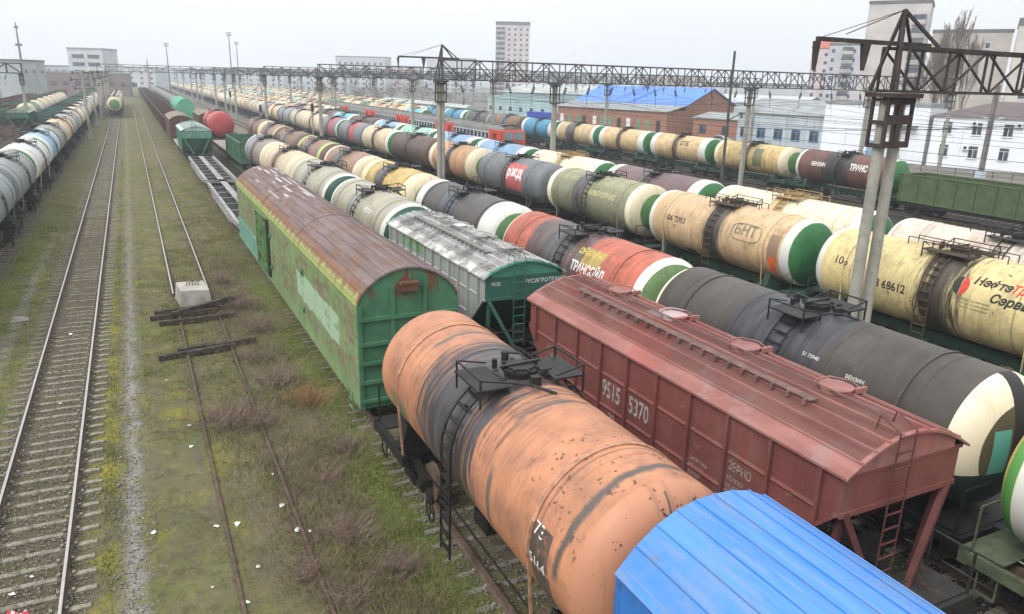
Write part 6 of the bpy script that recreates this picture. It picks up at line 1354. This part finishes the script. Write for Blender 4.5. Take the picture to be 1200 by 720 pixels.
# stones of the near ballast
def stones(name, N, regs, mat, seed, lab):
    rg = np.random.RandomState(seed); base = np.array([(1,0,0),(-1,0,0),(0,1,0),(0,-1,0),(0,0,1),(0,0,-1)], float); F = np.array([(0,2,4),(2,1,4),(1,3,4),(3,0,4),(2,0,5),(1,2,5),(3,1,5),(0,3,5)])
    V = []; 
    for (x0,x1,y0,y1,wt) in regs:
        n = int(N*wt); x = rg.uniform(x0,x1,n); u = rg.uniform(0,1,n); y = y0*(y1/y0)**u; s = rg.uniform(.014,.04,n)
        v = base[None]*s[:,None,None]*rg.uniform(.6,1.3,(n,6,1)); a = rg.uniform(0,6.28,n); ca, sa = np.cos(a)[:,None], np.sin(a)[:,None]
        vx = v[...,0]*ca-v[...,1]*sa + x[:,None]; vy = v[...,0]*sa+v[...,1]*ca + y[:,None]; vz = v[...,2]*.7 - .005; V.append(np.stack([vx,vy,vz],-1))
    V = np.concatenate(V); n = len(V); me = bpy.data.meshes.new(name); me.vertices.add(n*6); me.vertices.foreach_set('co', V.reshape(-1)); idx = (F[None]+np.arange(n)[:,None,None]*6).reshape(-1)
    me.loops.add(len(idx)); me.loops.foreach_set('vertex_index', idx); me.polygons.add(n*8); me.polygons.foreach_set('loop_start', np.arange(n*8)*3); me.update(); me.materials.append(None)
    o = obj(name, me, mat); o['kind'] = 'stuff'; tag(o, lab, 'stones'); return o
ns = NT('crushed_stone', .9, .15); o_ = ns.W(); SM = ns.done(ns.mix(ns.map(ns.noise(o_, 22, 2), .35, .65), (.10,.09,.075), (.30,.285,.255)))
stones('track_stones', 26000, [(-4.5,-1.7,9,55,.35),(-1.4,-.5,10,50,.10),(9.2,30,7,40,.45),(5.3,8.0,8,20,.1)], SM, 5, 'loose grey crushed stones lying between rails and along the path')
# litter
PAP = plain('dirty_white_litter', (.62,.62,.60), .1, 8, .8)
lit = [(-.55,17.2,.9),(.55,21.4,1.0),(.6,22.9,.6),(.05,23.6,.4),(-3.1,33.6,1.3),(-3.0,26.2,.5),(2.35,17.2,.9),(2.5,16.0,1.2),(2.75,15.8,.6),(1.25,16.8,1.2),(1.45,14.9,.7),(1.6,12.8,.7),(1.1,13.8,.6),(.5,14.6,.4),(.8,16.9,.7),(2.4,18.9,.6),(-1.9,30.5,.4),(-3.2,16.0,.9),(-2.9,16.5,.6),(.15,27.0,.5)]
for i, (x, y, s) in enumerate(lit):
    r = random.Random(i); b = MB(); n_ = 7; vs = [(0,0,.05+.03*r.random())]
    for k in range(n_): a = 6.283*k/n_; q = .11*r.uniform(.5,1.4); vs.append((q*math.cos(a)*1.4, q*math.sin(a), r.uniform(.0,.05)))
    b.add(vs, [(0,1+k,1+(k+1)%n_) for k in range(n_)]); o = obj('litter_scrap', b.mesh('litter_scrap'), PAP, None, (x,y,.03), (0,0,r.uniform(0,6)), (s*.62,)*3)
    tag(o, 'small crumpled white scrap of litter lying on the ground between the left tracks', 'litter', 'white litter scraps')
b = MB(); r = random.Random(9); vs = []; n_ = 7
for i in range(n_):
    for j in range(n_): vs.append((-.25+.5*i/(n_-1)+r.gauss(0,.02), -.2+.4*j/(n_-1)+r.gauss(0,.02), .04+.08*abs(r.gauss(0,1))))
b.add(vs, [(i*n_+j, i*n_+j+1, (i+1)*n_+j+1, (i+1)*n_+j) for i in range(n_-1) for j in range(n_-1)])
cl = NT('red_white_cloth', .9, .1); o_ = cl.O(); CLM = cl.done(cl.mix(cl.map(cl.noise(o_, 14, 2), .48, .54), (.60,.03,.06), (.65,.55,.55)))
tag(obj('cloth_scrap', b.mesh('cloth_scrap', 60), CLM, None, (-3.05,15.0,.02)), 'crumpled red and white cloth lying between the rails', 'cloth')
b = MB(); b.lathe([(.01,0),(.035,.0),(.035,.2),(.015,.26),(.01,.28)], (0,0,0), 'x', 10); tag(obj('bottle', b.mesh('bottle', 40), plain('blue_bottle', (.05,.08,.16), .2, 3, .3), None, (2.55,23.9,.05), (0,0,1.2)), 'small dark blue bottle lying between the rusty rails', 'bottle')
b = MB(); b.add([(-.35,-.15,0),(.3,-.2,0),(.4,.1,0),(-.2,.2,0),(-.25,-.08,.16),(.22,-.1,.2),(.25,.06,.12),(-.12,.1,.17)], [(4,5,6,7),(0,1,5,4),(1,2,6,5),(2,3,7,6),(3,0,4,7)]); tag(obj('rubble_heap', b.mesh('rubble_heap'), CONC, None, (-5.2,36.5,0), (0,0,.3)), 'small pale rubble heap on the moss left of the main track', 'rubble')
# two steel wheel stops and handbrake wheel near the front right couplers
b = MB(); [b.bar((math.cos(a)*.25,0,math.sin(a)*.25),(math.cos(a+.4)*.25,0,math.sin(a+.4)*.25),.03) for a in [i*.4 for i in range(16)]]; [b.bar((0,0,0),(math.cos(a)*.25,0,math.sin(a)*.25),.025) for a in (0,1.57,3.14,4.71)]
hw_ = obj('handbrake_wheel', b.mesh('handbrake_wheel'), IRON, bpy.data.objects['tank_wagon'], (-1.5, 1.3, 1.0), (0,0,1.57))

# ---------------------------------------------------------------- haze
b = MB(); b.box(-900, 1000, -60, 1500, -4.0, 62.0); me = b.mesh('haze')
hm = bpy.data.materials.new('haze'); hm.use_nodes = True; ht = hm.node_tree; ht.nodes.clear(); out = ht.nodes.new('ShaderNodeOutputMaterial'); pv = ht.nodes.new('ShaderNodeVolumePrincipled')
pv.inputs['Color'].default_value = (.86,.93,1,1); pv.inputs['Density'].default_value = HAZE_D if 'HAZE_D' in globals() else .00065; pv.inputs['Anisotropy'].default_value = .2
ht.links.new(pv.outputs[0], out.inputs['Volume'])
hz = obj('haze', me, hm); hz['kind'] = 'stuff'; hz['label'] = 'pale winter haze filling the air over the yard'
